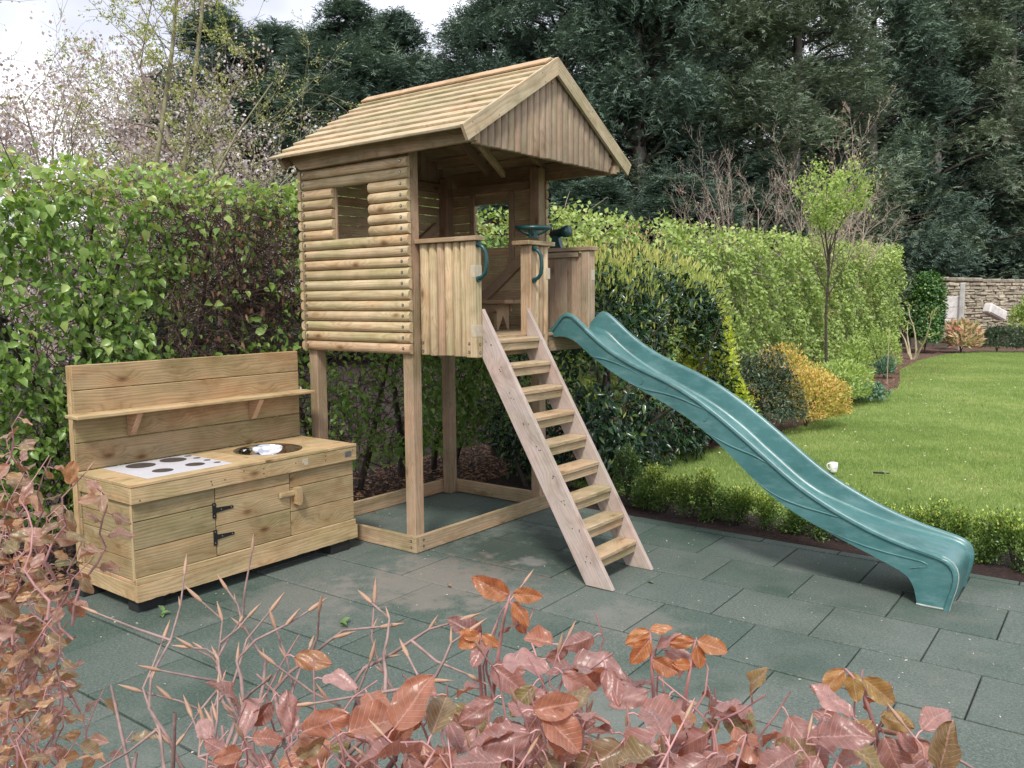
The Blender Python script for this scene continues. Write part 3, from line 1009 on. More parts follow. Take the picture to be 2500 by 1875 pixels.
# steering wheel lying nearly flat on the middle panel
def torus(R, r, n=40, m=12):
    V, Fc = [], []
    for i in range(n):
        a = 2 * math.pi * i / n
        for j in range(m):
            b = 2 * math.pi * j / m
            V.append(((R + r * math.cos(b)) * math.cos(a), (R + r * math.cos(b)) * math.sin(a), r * 0.9 * math.sin(b)))
    for i in range(n):
        for j in range(m):
            Fc.append([i * m + j, ((i + 1) % n) * m + j, ((i + 1) % n) * m + (j + 1) % m, i * m + (j + 1) % m])
    return V, Fc


wc = Vector((XV - 0.06, 0.785, 2.170))
wm = Matrix.Translation(wc) @ Matrix.Rotation(math.radians(2), 4, 'Y') @ Matrix.Rotation(math.radians(2), 4, 'X')
V, Fc = torus(0.115, 0.016)
wheel = child('steering_wheel', mesh_from('steering_wheel', V, Fc, M['green'], smooth=True), ph, wm)
wheel['label'] = 'dark green plastic steering wheel'
child('hub', disc_mesh(0.034, 0.05, M['green'], 16), wheel, wm @ Matrix.Translation((0, 0, -0.066)))
for a in (0.5, 2.1, 3.7, 5.2):
    c_, s_ = math.cos(a), math.sin(a)
    me = tubes([([(0.02 * c_, 0.02 * s_, -0.045), (0.06 * c_, 0.06 * s_, -0.035), (0.115 * c_, 0.115 * s_, 0)], [0.012, 0.010, 0.011])], 8, M['green'], name='spoke')
    child('spoke', me, wheel, wm)

# telescope on the far rail
tsc = Vector((0.17, 1.44, 2.185))
tdir = Vector((1, -0.10, 0.10)).normalized()
me = tubes([([tsc - tdir * .075, tsc - tdir * .070, tsc + tdir * .05, tsc + tdir * .052, tsc + tdir * .088, tsc + tdir * .10, tsc + tdir * .1001],
             [.0005, .030, .036, .044, .046, .043, .0005])], 20, M['green'], name='telescope')
scope = child('telescope', me, ph)
scope['label'] = 'dark green toy telescope'
V = []
for y in (-0.022, 0.022):
    V += [(-0.055, y, 0), (0.055, y, 0), (0.045, y, 0.02), (0.018, y, 0.105), (-0.018, y, 0.105), (-0.045, y, 0.02)]
Fc = [[0, 1, 2, 3, 4, 5], [11, 10, 9, 8, 7, 6]] + [[i, 6 + i, 6 + (i + 1) % 6, (i + 1) % 6] for i in range(6)]
child('stand', mesh_from('stand', V, Fc, M['green']), scope, Matrix.Translation((0.15, 1.44, ztop + 0.024)))

# roof ------------------------------------------------------------
RX0, RX1, RY0, RY1, RZ, RA = -1.211, 0.613, -0.171, 1.753, 2.689, 3.262
YC = (RY0 + RY1) / 2
slope = math.atan2(RA - RZ, YC - RY0)
SL = math.hypot(RA - RZ, YC - RY0)
nr = 9
ex_ = SL / nr
for s in (-1, 1):
    dn = Vector((0, s * math.cos(slope), -math.sin(slope)))      # down the slope
    nm = Vector((0, s * math.sin(slope), math.cos(slope)))
    apex = Vector((0, YC, RA))
    for i in range(nr):
        a = apex + dn * (i * ex_ - 0.012 if i else 0.002)
        b = apex + dn * ((i + 1) * ex_)
        lift0, lift1 = -0.030, -0.010                     # each board laps over the one below
        p0 = a + nm * lift0
        p1 = b + nm * lift1
        mid = (p0 + p1) / 2
        d = (p1 - p0)
        e = random.uniform(-.004, .004)
        me = chamfer_box(RX1 - RX0 - 0.045, d.length, 0.020, 0.004, M['roof'])
        child('roof_board', me, ph, mat_axes(mid + Vector(((RX0 + RX1) / 2 - 0.010 + e, 0, 0)), (1, 0, 0), d))
    # ridge cap
    a = apex + nm * 0.006 + dn * 0.002
    b = a + dn * 0.085
    child('ridge_board', chamfer_box(RX1 - RX0 - 0.06, 0.085, 0.018, 0.004, M['ridge']), ph, mat_axes((a + b) / 2 + Vector(((RX0 + RX1) / 2 - 0.018, 0, 0)), (1, 0, 0), dn))
    # rafters under the roof
    for xr in (RX0 + 0.06, -0.6, -0.06, 0.49):
        a = apex + nm * (-0.078) + Vector((xr, 0, 0)) + dn * 0.05
        b = apex + nm * (-0.078) + Vector((xr, 0, 0)) + dn * (SL - (0.04 if xr < -1.1 else 0.20))
        beam('rafter', a, b, 0.07, 0.038, nm, M['post'], ph)
    # barge board at the front, mitred at the apex
    bwid = 0.098
    L = SL + 0.012
    V = []
    tt = math.tan(slope)
    for xx in (0, 0.022):
        V += [(xx, 0, 0), (xx, 0, -bwid / math.cos(slope))]
        top = Vector((0, s * math.cos(slope) * L, -math.sin(slope) * L))
        lo = top + Vector((0, -s * math.sin(slope) * bwid, -math.cos(slope) * bwid))
        V += [(xx, lo.y, lo.z), (xx, top.y, top.z)]
    # rotate so that the object's X runs down the slope (grain)
    Mx = mat_axes(Vector((RX1 - 0.022, YC, RA + 0.004)), dn, (1, 0, 0))
    inv = Mx.inverted()
    VV = [inv @ (Vector(v) + Vector((RX1 - 0.022, YC + s * 0.0007, RA + 0.004))) for v in V]
    f1, f2 = [0, 1, 2, 3], [7, 6, 5, 4]
    sd_ = [[0, 4, 5, 1], [1, 5, 6, 2], [2, 6, 7, 3], [3, 7, 4, 0]]
    Fc = [f1, f2] + sd_ if s < 0 else [f1[::-1], f2[::-1]] + [q[::-1] for q in sd_]
    bb = child('barge_board', mesh_from('barge_board', [tuple(v) for v in VV], Fc, M['roof']), ph, Mx)
    for q in (0.2, 0.45, 0.7, 0.93):
        for off in (-.03, .03):
            if random.random() < .6:
                pp = Vector((RX1 + 0.0003, YC, RA)) + dn * (q * SL) - nm * (0.05 + off)
                child('screw', disc_mesh(0.0035, 0.0012, M['screw'], 8), bb, mat_axes(pp, (0, 1, 0), (0, 0, 1)))
    # wall plate / fascia along each eave
    yb = -0.032 if s < 0 else WY + 0.032
    V = []
    for y in (-0.016, 0.016):
        V += [(-1.185, y, 2.715), (-1.015, y, 2.600), (0.590, y, 2.618), (0.590, y, 2.742), (-1.185, y, 2.742)]
    Mx = Matrix.Translation((-0.4, yb, 2.66))
    inv = Mx.inverted()
    VV = [inv @ Vector((v[0], yb + v[1], v[2])) for v in V]
    Fc = [[0, 1, 2, 3, 4], [9, 8, 7, 6, 5]] + [[i, 5 + i, 5 + (i + 1) % 5, (i + 1) % 5] for i in range(5)]
    child('fascia', mesh_from('fascia', [tuple(v) for v in VV], Fc, M['frame']), ph, Mx)
    blk('wall_plate', (XB, (YN if s < 0 else YFAR - 0.05), 2.604), (0.52, (YN + 0.05 if s < 0 else YFAR), 2.66), M['post'], ph) if False else None
beam('ridge_beam', (RX0 + 0.03, YC, RA - 0.115), (RX1 - 0.04, YC, RA - 0.115), 0.03, 0.09, (0, 1, 0), M['post'], ph)
# ties across
beam('tie_beam', (XB + 0.02, YN + 0.09, 2.62), (XB + 0.02, YFAR - 0.09, 2.62), 0.035, 0.07, (1, 0, 0), M['post'], ph)
beam('tie_beam', (XF - 0.12, YFAR - 0.02, 2.585), (XB + 0.1, YFAR - 0.02, 2.585), 0.035, 0.06, (0, 1, 0), M['post'], ph)
beam('brace', (0.51, 0.09, 2.635), (0.47, 1.42, 2.59), 0.0, 0, (0, 0, 1), M['post'], ph) if False else beam('brace', (0.50, 0.10, 2.63), (-0.06, 1.05, 2.60), 0.045, 0.03, (0, 0, 1), M['post'], ph)
# gable logs
ng = 23
y0g, y1g = -0.028, 1.520
wg = (y1g - y0g) / ng
for i in range(ng):
    y = y0g + (i + 0.5) * wg
    zt = RA - abs(y - YC) * math.tan(slope) - 0.055
    zb_ = 2.606 + random.uniform(-.003, .003)
    if zt - zb_ < 0.02:
        continue
    cutv = math.tan(slope) * (1 if y < YC else -1)
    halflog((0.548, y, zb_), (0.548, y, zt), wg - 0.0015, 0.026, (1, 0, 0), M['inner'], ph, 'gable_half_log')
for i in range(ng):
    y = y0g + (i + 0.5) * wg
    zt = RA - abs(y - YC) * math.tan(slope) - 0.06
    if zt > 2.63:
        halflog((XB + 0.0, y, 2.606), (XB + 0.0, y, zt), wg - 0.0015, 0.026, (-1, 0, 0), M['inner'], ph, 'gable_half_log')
blk('gable_rail', (0.520, y0g + 0.02, 2.612), (0.546, y1g + 0.03, 2.66), M['frame'], ph)
# curved end piece and outrigger on the right of the gable
V = []
pr = [(0, 0)] + [(0.06 * math.cos(a), 0.155 * math.sin(a)) for a in np.linspace(0, math.pi / 2, 7)]
pr = [(0.0, 0.0), (0.04, 0.005), (0.075, 0.04), (0.092, 0.085), (0.098, 0.095), (0.0, 0.125)]
for xx in (0.548, 0.572):
    V += [(xx, 1.452 + a, 2.608 + b) for a, b in pr]
k = len(pr)
Fc = [list(range(k))[::-1], [k + i for i in range(k)]] + [[i, (i + 1) % k, k + (i + 1) % k, k + i] for i in range(k)]
child('gable_end_piece', mesh_from('gable_end_piece', V, Fc, M['inner']), ph)
blk('outrigger', (0.35, 1.555, 2.60), (0.585, 1.60, 2.66), M['frame'], ph)

# ladder ----------------------------------------------------------
LY0, LY1, SX = 0.150, 0.622, 1.420
lad = bpy.data.objects.new('ladder', None)
link(lad, ph)
lad.matrix_basis = Matrix.Translation(-Vector(ph.location))


def prism_obj(name, outline_xz, y0, y1, mat, parent, gdir, bev=0.0):
    """Plate in the XZ plane between y0 and y1; grain along gdir."""
    n = len(outline_xz)
    c = Vector((sum(p[0] for p in outline_xz) / n, (y0 + y1) / 2, sum(p[1] for p in outline_xz) / n))
    Mx = mat_axes(c, gdir, (0, 1, 0))
    inv = Mx.inverted()
    V = [tuple(inv @ Vector((p[0], y, p[1]))) for y in (y0, y1) for p in outline_xz]
    Fc = [list(range(n)), [n + i for i in range(n)][::-1]] + [[i, n + i, n + (i + 1) % n, (i + 1) % n] for i in range(n)]
    # make the normals point outwards whatever the winding
    area = sum(outline_xz[i][0] * outline_xz[(i + 1) % n][1] - outline_xz[(i + 1) % n][0] * outline_xz[i][1] for i in range(n))
    if area < 0:
        Fc = [f[::-1] for f in Fc]
    o = child(name, mesh_from(name, V, Fc, mat), parent, Mx)
    if bev:
        m = o.modifiers.new('bevel', 'BEVEL')
        m.width = bev
        m.segments = 2
        m.limit_method = 'ANGLE'
    return o


run, rise = 0.0925, 0.1575
ld = Vector((run, 0, -rise)).normalized()
wl_ = 0.182                                       # horizontal width of a stringer
ztop_s = (SX - XV) / run * rise
XVg = XV + 0.0015
outl = [(SX, 0.0), (SX - wl_, 0.0), (XVg, (SX - wl_ - XVg) / run * rise), (XVg, min(ztop_s, 1.655))]
outl.append((XVg + 0.012, (SX - XVg - 0.012) / run * rise))
for y in (LY0, LY1):
    s = prism_obj('stringer', outl, y - 0.0, y + 0.032, M['string'], lad, ld, 0.003)
    for i in range(9):
        zt = 1.4368 - i * rise
        xt = XV + 0.05 + i * run
        for q in range(3):
            xx, zz = xt + random.uniform(-.02, .035), zt - random.uniform(0.0, .05)
            if y == LY0:
                child('screw', disc_mesh(0.0036, 0.001, M['screw'], 8), s, mat_axes((xx, y - 0.001, zz), (1, 0, 0), (0, 0, 1)))
for i in range(9):
    zt = 1.4368 - i * rise
    xf = XV + 0.1098 + i * run
    blk('tread', (xf - 0.135, LY0 + 0.033, zt - 0.030), (xf, LY1 - 0.001, zt), M['tread'], lad, 0.006)
    blk('riser', (xf - 0.055, LY0 + 0.034, zt - 0.078), (xf - 0.012, LY1 - 0.002, zt - 0.0315), M['tread'], lad, 0.003)

# slide -----------------------------------------------------------
near = np.array([(0.414, 1.447), (0.533, 1.578), (0.568, 1.590), (0.612, 1.578), (0.673, 1.534), (0.782, 1.442), (0.916, 1.348), (1.076, 1.266), (1.232, 1.208), (1.354, 1.161), (1.484, 1.098),
                 (1.589, 1.037), (1.716, 0.955), (1.906, 0.815), (2.013, 0.733), (2.14, 0.636), (2.266, 0.552), (2.447, 0.460), (2.552, 0.415), (2.653, 0.376), (2.791, 0.334), (2.904, 0.309), (2.985, 0.292),
                 (3.040, 0.268), (3.068, 0.215), (3.062, 0.135), (3.040, 0.060), (3.028, 0.0)])
bot = np.array([(0.466, 1.418), (0.533, 1.426), (0.612, 1.405), (0.666, 1.375), (0.728, 1.325), (0.809, 1.266), (0.961, 1.175), (1.109, 1.106), (1.297, 1.022), (1.475, 0.935), (1.569, 0.875), (1.678, 0.800),
                (1.755, 0.738), (1.85, 0.655), (1.951, 0.568), (2.057, 0.486), (2.209, 0.400), (2.331, 0.350), (2.48, 0.290), (2.647, 0.228), (2.763, 0.183), (2.812, 0.158), (2.836, 0.128), (2.856, 0.085), (2.866, 0.03), (2.872, 0.0)])


def resample(P, n):
    # smooth (Chaikin), then even arc length
    Q = P
    for _ in range(2):
        a = Q[:-1] * 0.75 + Q[1:] * 0.25
        b = Q[:-1] * 0.25 + Q[1:] * 0.75
        mid = np.empty((2 * len(a), Q.shape[1]))
        mid[0::2], mid[1::2] = a, b
        Q = np.vstack([Q[:1], mid, Q[-1:]])
    d = np.r_[0, np.cumsum(np.linalg.norm(np.diff(Q, axis=0), axis=1))]
    t = np.linspace(0, d[-1], n)
    return np.stack([np.interp(t, d, Q[:, i]) for i in range(Q.shape[1])], 1), t / d[-1]


NS = 110
Tc, ts = resample(near, NS)
Bc, _ = resample(bot, NS)
# pair the two curves through matching stations so the walls stay upright
keyT = [0, .10, .30, .50, .70, .86, .93, 1.0]
def frac_of_x(Cv, xs):
    return np.interp(xs, Cv[:, 0], np.linspace(0, 1, len(Cv)))
mt = np.argmax(Tc[:, 0])
ft = np.interp([0.7, 1.2, 1.7, 2.2, 2.65, 2.9, 3.03], Tc[:mt, 0], np.linspace(0, mt / (NS - 1), mt))
fb = np.interp([0.68, 1.15, 1.66, 2.15, 2.60, 2.79, 2.845], Bc[:, 0], np.linspace(0, 1, NS))
pb = np.interp(np.linspace(0, 1, NS), np.r_[0, ft, 1], np.r_[0, fb, 1])
Bc = np.stack([np.interp(pb, np.linspace(0, 1, NS), Bc[:, i]) for i in range(2)], 1)
YS0, YS1 = 0.950, 1.440
depth = np.interp(np.linspace(0, 1, NS), [0, 0.05, 0.12, 0.5, 0.66, 0.76, 0.86, 0.93, 1], [0.15, 0.80, 0.93, 0.93, 0.85, 0.60, 0.26, 0.10, 0.04])
secs = []
for i in range(NS):
    t, b = Tc[i], Bc[i]
    d = (b - t)
    H = np.linalg.norm(d)
    dn_ = d / H
    fl = min(H * depth[i], 0.150)
    P = []

    def pt(y, down, out=0.0):
        q = t + dn_ * down
        return (q[0], y, q[1])
    lip = 0.010
    w_in = 0.030
    P.append(pt(YS0, H))                          # outer bottom near
    P.append(pt(YS0, H * 0.66)); P.append(pt(YS0 - 0.001, H * 0.33))
    P.append(pt(YS0 - 0.001, 0.030)); P.append(pt(YS0 - 0.012, 0.022)); P.append(pt(YS0 - 0.013, 0.007)); P.append(pt(YS0 - 0.005, -0.002)); P.append(pt(YS0 + 0.010, -0.004))
    P.append(pt(YS0 + 0.020, 0.002)); P.append(pt(YS0 + 0.025, min(0.02, fl * .4)))
    P.append(pt(YS0 + 0.030, fl * 0.80)); P.append(pt(YS0 + 0.038, fl * 0.93)); P.append(pt(YS0 + 0.055, fl * 0.99))
    P.append(pt(YS0 + 0.12, fl * 1.0)); P.append(pt((YS0 + YS1) / 2, fl * 1.02))
    m = [(YS0 + YS1 - p[1]) for p in P]
    Q = [(p[0], YS0 + YS1 - p[1], p[2]) for p in P[:-1]][::-1]
    P = P + Q
    # underside
    und = min(fl + 0.010, H - 0.0005) if fl < H - .001 else H
    P.append(pt(YS1 - 0.012, H)); P.append(pt(YS1 - 0.012, und)); P.append(pt(YS0 + 0.012, und)); P.append(pt(YS0 + 0.012, H))
    secs.append(P)
K = len(secs[0])
V = [p for s in secs for p in s]
Fc = []
for i in range(NS - 1):
    for j in range(K):
        j2 = (j + 1) % K
        Fc.append([i * K + j, i * K + j2, (i + 1) * K + j2, (i + 1) * K + j])
Fc.append(list(range(K)))
Fc.append([(NS - 1) * K + j for j in range(K)][::-1])
sm = mesh_from('slide', V, Fc, M['slide'], smooth=True)
slide = child('slide', sm, ph)
slide['label'] = 'long wavy teal green plastic slide'
em = slide.modifiers.new('split', 'EDGE_SPLIT')
em.split_angle = math.radians(50)


def side_pt(f, g):
    """Point on the near side wall: f along the slide, g from rim (0) to lower edge (1)."""
    i = f * (NS - 1)
    a = int(min(i, NS - 2)); r = i - a
    t = Tc[a] * (1 - r) + Tc[a + 1] * r
    b = Bc[a] * (1 - r) + Bc[a + 1] * r
    q = t + (b - t) * g
    return (q[0], YS0 - 0.0005, q[1])


def fx(x):
    return float(np.interp(x, Tc[:mt, 0], np.linspace(0, mt / (NS - 1), mt)))


def vine(pts, r=0.0062):
    P = np.array([(fx(x), g) for x, g in pts])
    Q, _ = resample(P, 40)
    poly = [side_pt(a, b) for a, b in Q]
    rad = [r * min(1, 0.25 + 3 * min(i, 39 - i) / 39) for i in range(40)]
    child('raised_vine_line', tubes([(poly, rad)], 6, M['slide'], name='raised_vine_line'), slide)


vine([(0.80, 1.0), (0.90, 0.62), (1.00, 0.42), (1.10, 0.36), (1.18, 0.42)])
vine([(1.10, 1.0), (1.22, 0.92), (1.34, 0.62), (1.46, 0.42), (1.56, 0.30), (1.66, 0.10)])
vine([(1.66, 1.0), (1.76, 0.82), (1.86, 0.55), (1.94, 0.30), (2.03, 0.16), (2.12, 0.04)])
vine([(1.98, 1.0), (2.12, 0.90), (2.24, 0.66), (2.34, 0.44), (2.44, 0.22), (2.52, 0.06)])
vine([(2.40, 0.98), (2.55, 0.86), (2.70, 0.68), (2.84, 0.48), (2.93, 0.36), (2.965, 0.42), (2.96, 0.55)], 0.005)
vine([(2.96, 0.50), (2.93, 0.62), (2.905, 0.80)], 0.004)
for x, g0, g1 in ((1.18, .40, .85), (1.34, .12, .45), (1.50, .10, .35), (1.62, .30, .70), (1.86, .18, .44), (2.22, .12, .42), (2.35, .10, .36), (2.60, .10, .35)):
    vine([(x, g0), (x + 0.022, (g0 + g1) / 2), (x + 0.002, g1)], 0.0040)
rim = [tuple(p) for p in [(Tc[i][0], YS0 + 0.004, Tc[i][1] + .001) for i in range(98, NS)]]
child('scuffed_rim', tubes([([(p[0] + .001, p[1] + .002, p[2]) for p in rim], [0.0055] * len(rim))], 6, M['scuff'], name='scuffed_rim'), slide)

child('scuffed_rim', tubes([([(2.868, YS0 - .001, .007), (2.90, YS0 - .003, .006), (2.98, YS0 - .003, .006), (3.026, YS0 - .001, .007)], [.006] * 4)], 6, M['scuff'], name='scuffed_rim'), slide)

# bench standing on the deck
bn = thing('bench', 'small wooden bench with notched legs inside the playhouse', 'bench', (-0.45, 1.18, 1.452))
blk('bench_top', (-0.80, 1.06, 1.652), (-0.06, 1.17, 1.682), M['post'], bn)
blk('bench_top', (-0.80, 1.176, 1.652), (-0.06, 1.29, 1.682), M['post'], bn)
blk('apron', (-0.78, 1.075, 1.590), (-0.16, 1.10, 1.650), M['post'], bn)
blk('apron', (-0.78, 1.25, 1.590), (-0.16, 1.275, 1.650), M['post'], bn)
for x0 in (-0.74, -0.20):
    pts = [(1.10, 1.652), (1.10, 1.453), (1.118, 1.453), (1.175, 1.56), (1.232, 1.453), (1.25, 1.453), (1.25, 1.652)]
    V = [(x, y, z) for x in (x0, x0 + .03) for y, z in pts]
    k = 7
    Fc = [list(range(k)), [k + i for i in range(k)][::-1]] + [[i, k + i, k + (i + 1) % k, (i + 1) % k] for i in range(k)]
    child('leg', mesh_from('leg', V, [f[::-1] for f in Fc], M['tread']), bn)

# ================================================================== MUD KITCHEN
kt = thing('mud_kitchen', 'wooden mud kitchen with steel bowl, hob plate and shelf in front of the hedge', 'play kitchen', (-0.73, -0.91, 0))
KY0, KY1 = -1.690, -0.118
# feet
for x, y in ((-0.53, -1.60), (-1.02, -1.66), (-0.50, -0.27), (-1.02, -0.27)):
    blk('foot', (x - 0.05, y - 0.07, 0.0), (x + 0.05, y + 0.09, 0.078), M['foot'], kt, 0.004)


def ragged(lo, hi, mat):
    """Bottom board whose lower edge was sawn roughly: a shallow wavy lower edge."""
    n = 60
    V = []
    L = hi[1] - lo[1]
    for x in (lo[0], hi[0]):
        for i in range(n + 1):
            y = lo[1] + L * i / n
            r = random.uniform(0, .005) if (i < 10 or i > n - 20) else random.uniform(0, .0015)
            V.append((x, y, lo[2] + r))
        for i in range(n + 1):
            y = lo[1] + L * i / n
            V.append((x, y, hi[2]))
    c = (Vector(lo) + Vector(hi)) / 2
    Mx = mat_axes(c, (0, 1, 0), (0, 0, 1))
    inv = Mx.inverted()
    a, b, c2, d = 0, n + 1, 2 * (n + 1), 3 * (n + 1)
    Fc = []
    for i in range(n):
        Fc.append([a + i, b + i, b + i + 1, a + i + 1])
        Fc.append([c2 + i, c2 + i + 1, d + i + 1, d + i])
        Fc.append([a + i, a + i + 1, c2 + i + 1, c2 + i])
        Fc.append([b + i, d + i, d + i + 1, b + i + 1])
    Fc.append([a, c2, d, b]); Fc.append([a + n, b + n, d + n, c2 + n])
    return child('plinth_board', mesh_from('plinth_board', [tuple(inv @ Vector(v)) for v in V], [f for f in Fc], mat), kt, Mx)


pl = ragged((-0.459, KY0, 0.070), (-0.437, KY1, 0.163), M['kitl'])
blk('plinth_board', (-1.085, KY0 + 0.001, 0.072), (-0.4605, KY0 + 0.022, 0.163), M['kitl'], kt, 0.003)
blk('plinth_board', (-1.085, KY1 - 0.022, 0.072), (-0.4605, KY1 - 0.001, 0.163), M['kitl'], kt, 0.003)
blk('plinth_board', (-0.4595, KY0 + 0.004, 0.1645), (-0.445, KY1 - 0.006, 0.200), M['kitl'], kt, 0.002)
for x0, x1 in ((-1.08, -0.95), (-0.947, -0.80), (-0.797, -0.64), (-0.637, -0.465)):
    blk('pallet_board', (x0, KY0 + 0.003, 0.1645), (x1, KY1 - 0.003, 0.184), M['ridge'], kt, 0.002, grain=1)
# carcass side boards (near end) and far end
zs = [0.186, 0.300, 0.420, 0.520, 0.608]
for j in range(4):
    blk('side_board', (-1.010, -1.684, zs[j] + 0.002), (-0.4775, -1.666, zs[j + 1] - 0.002), M['kit'], kt, 0.002)
    blk('side_board', (-1.010, -0.145, zs[j] + 0.001), (-0.4775, -0.127, zs[j + 1] - 0.001), M['kit'], kt, 0.002)
blk('corner_strip', (-0.476, -1.690, 0.186), (-0.4585, -1.680, 0.6095), M['kitl'], kt, 0.002)
# front: fixed boards left and right, door between
XFB = -0.4585
xb_ = -0.4765
for zs_ in ((0.201, 0.351), (0.355, 0.506), (0.510, 0.609)):
    bd = blk('front_board', (xb_, -1.6795, zs_[0]), (XFB, -1.187, zs_[1]), M['kit'], kt, 0.0025)
    bd = blk('front_board', (xb_, -0.650, zs_[0]), (XFB, -0.127, zs_[1]), M['kit'], kt, 0.0025)
door = bpy.data.objects.new('door', None)
link(door, kt)
door.matrix_basis = Matrix.Translation(Vector((-0.45, -0.92, 0.4)) - Vector(kt.location))
door.location = Vector((-0.45, -0.92, 0.4)) - Vector(kt.location)
for zs_ in ((0.203, 0.376), (0.380, 0.538), (0.542, 0.607)):
    blk('door_board', (xb_ + 0.001, -1.182, zs_[0]), (XFB + 0.001, -0.655, zs_[1]), M['kit'], door, 0.0025)


def hinge(z):
    x = XFB + 0.0015
    pl_ = [(-1.206, z - .045), (-1.184, z - .045), (-1.184, z - .016), (-1.168, z - .014), (-1.072, z - .008), (-1.066, z), (-1.072, z + .008), (-1.168, z + .014), (-1.184, z + .016), (-1.184, z + .045), (-1.206, z + .045)]
    V = [(xx, p[0], p[1]) for xx in (x, x + .004) for p in pl_]
    k = len(pl_)
    Fc = [list(range(k))[::-1], [k + i for i in range(k)]] + [[i, (i + 1) % k, k + (i + 1) % k, k + i] for i in range(k)]
    h = child('hinge', mesh_from('hinge', V, Fc, M['iron']), door)
    for y, zz in ((-1.197, z - .03), (-1.197, z), (-1.197, z + .03)):
        pass
    return h


for z in (0.476, 0.316):
    hinge(z)
for z in (0.476, 0.316):
    for y, dz in ((-1.197, -.032), (-1.197, .034), (-1.082, 0), (-1.15, 0)):
        child('screw', disc_mesh(0.0032, 0.0015, M['bolt'], 8), kt, mat_axes((XFB + 0.0052, y, z + dz), (0, 1, 0), (0, 0, 1)))
# wooden turn-latch and its catch
latch = child('latch', chamfer_box(0.125, 0.036, 0.018, 0.006, M['kitl']), kt, mat_axes((XFB + 0.0125, -0.682, 0.476), (0, 1, 0), (0, 0, 1)))
child('screw', disc_mesh(0.006, 0.003, M['bolt'], 10), latch, mat_axes((XFB + 0.022, -0.722, 0.474), (0, 1, 0), (0, 0, 1)))
V = []
pc = [(-0.632, 0.510), (-0.632, 0.405), (-0.610, 0.392), (-0.592, 0.405), (-0.585, 0.44), (-0.590, 0.510)]
for xx in (XFB + .0015, XFB + 0.042):
    V += [(xx, a, b) for a, b in pc]
k = len(pc)
Fc = [list(range(k)), [k + i for i in range(k)][::-1]] + [[i, k + i, k + (i + 1) % k, (i + 1) % k] for i in range(k)]
ct = child('catch', mesh_from('catch', V, [f[::-1] for f in Fc], M['kitl']), kt)
ct.data.polygons.foreach_set('use_smooth', np.zeros(len(ct.data.polygons), bool))
# worktop apron and boards
KC0, KC1 = -1.700, -0.112
ap = blk('apron', (-0.452, KC0, 0.611), (-0.434, KC1, 0.700), M['kitl'], kt, 0.003)
blk('apron', (-1.016, KC0 + 0.001, 0.611), (-0.4535, KC0 + 0.019, 0.700), M['kitl'], kt, 0.003)
blk('apron', (-1.016, KC1 - 0.019, 0.611), (-0.4535, KC1 - 0.001, 0.700), M['kitl'], kt, 0.003)
for (y, z) in ((-1.65, .627), (-1.22, .655), (-1.215, .635), (-1.13, .65), (-1.0, .68), (-0.86, .67), (-0.86, .64), (-0.62, .665), (-0.56, .65), (-0.38, .675), (-0.38, .645), (-0.145, .68)):
    child('screw', disc_mesh(0.0045, 0.001, M['screw'], 8), ap, mat_axes((-0.434, y, z), (0, 1, 0), (0, 0, 1)))
child('tape_mark', chamfer_box(0.045, 0.04, 0.001, 0.0003, M['tape']), ap, mat_axes((-0.4335, -0.545, 0.662), (0, 1, 0), (0, 0, 1)))
pq = child('maker_plaque', chamfer_box(0.055, 0.036, 0.002, 0.0005, M['plaque']), ap, mat_axes((-0.433, -0.188, 0.660), (0, 1, 0), (0, 0, 1)))

# worktop with a round cut-out for the bowl
BX, BY, BR = -0.740, -0.600, 0.208
XT0, XT1 = -1.018, -0.432


def worktop():
    nseg = 48
    ring_ = [(BX + BR * math.cos(2 * math.pi * i / nseg), BY + BR * math.sin(2 * math.pi * i / nseg)) for i in range(nseg)]
    V, Fc = [], []
    out = []
    hw = 0.245
    for (cx_, cy_) in ring_:
        dx, dy = cx_ - BX, cy_ - BY
        s = hw / max(abs(dx), abs(dy))
        out.append((BX + dx * s, BY + dy * s))
    for z in (0.702, 0.720):
        V += [(a, b, z) for a, b in ring_]
        V += [(a, b, z) for a, b in out]
    n = nseg
    for i in range(n):
        j = (i + 1) % n
        Fc.append([2 * n + i, 3 * n + i, 3 * n + j, 2 * n + j])
        Fc.append([i, j, n + j, n + i])
        Fc.append([i, 2 * n + i, 2 * n + j, j])
    Mx = mat_axes((BX, BY, 0.711), (0, 1, 0), (-1, 0, 0))
    inv = Mx.inverted()
    o = child('worktop_panel', mesh_from('worktop_panel', [tuple(inv @ Vector(v)) for v in V], Fc, M['kitl']), kt, Mx)
    return hw


hw = worktop()
# boards left, right, front and back of the cut-out panel
blk('worktop_board', (XT1 - 0.10, KC0, 0.702), (XT1, BY - hw - 0.0, 0.7200), M['kitl'], kt, 0.002)
blk('worktop_board', (XT0, KC0, 0.702), (-0.76, BY - hw, 0.7200), M['kitl'], kt, 0.002)
blk('worktop_board', (-0.759, KC0, 0.702), (XT1 - 0.101, BY - hw, 0.7200), M['kitl'], kt, 0.002)
blk('worktop_board', (XT0, BY + hw, 0.702), (XT1, KC1, 0.7200), M['kitl'], kt, 0.002, grain=1)
blk('worktop_board', (BX + hw, BY - hw, 0.702), (XT1, BY + hw, 0.7200), M['kitl'], kt, 0.002, grain=1)
blk('worktop_board', (XT0, BY - hw, 0.702), (BX - hw, BY + hw, 0.7200), M['kitl'], kt, 0.002, grain=1)
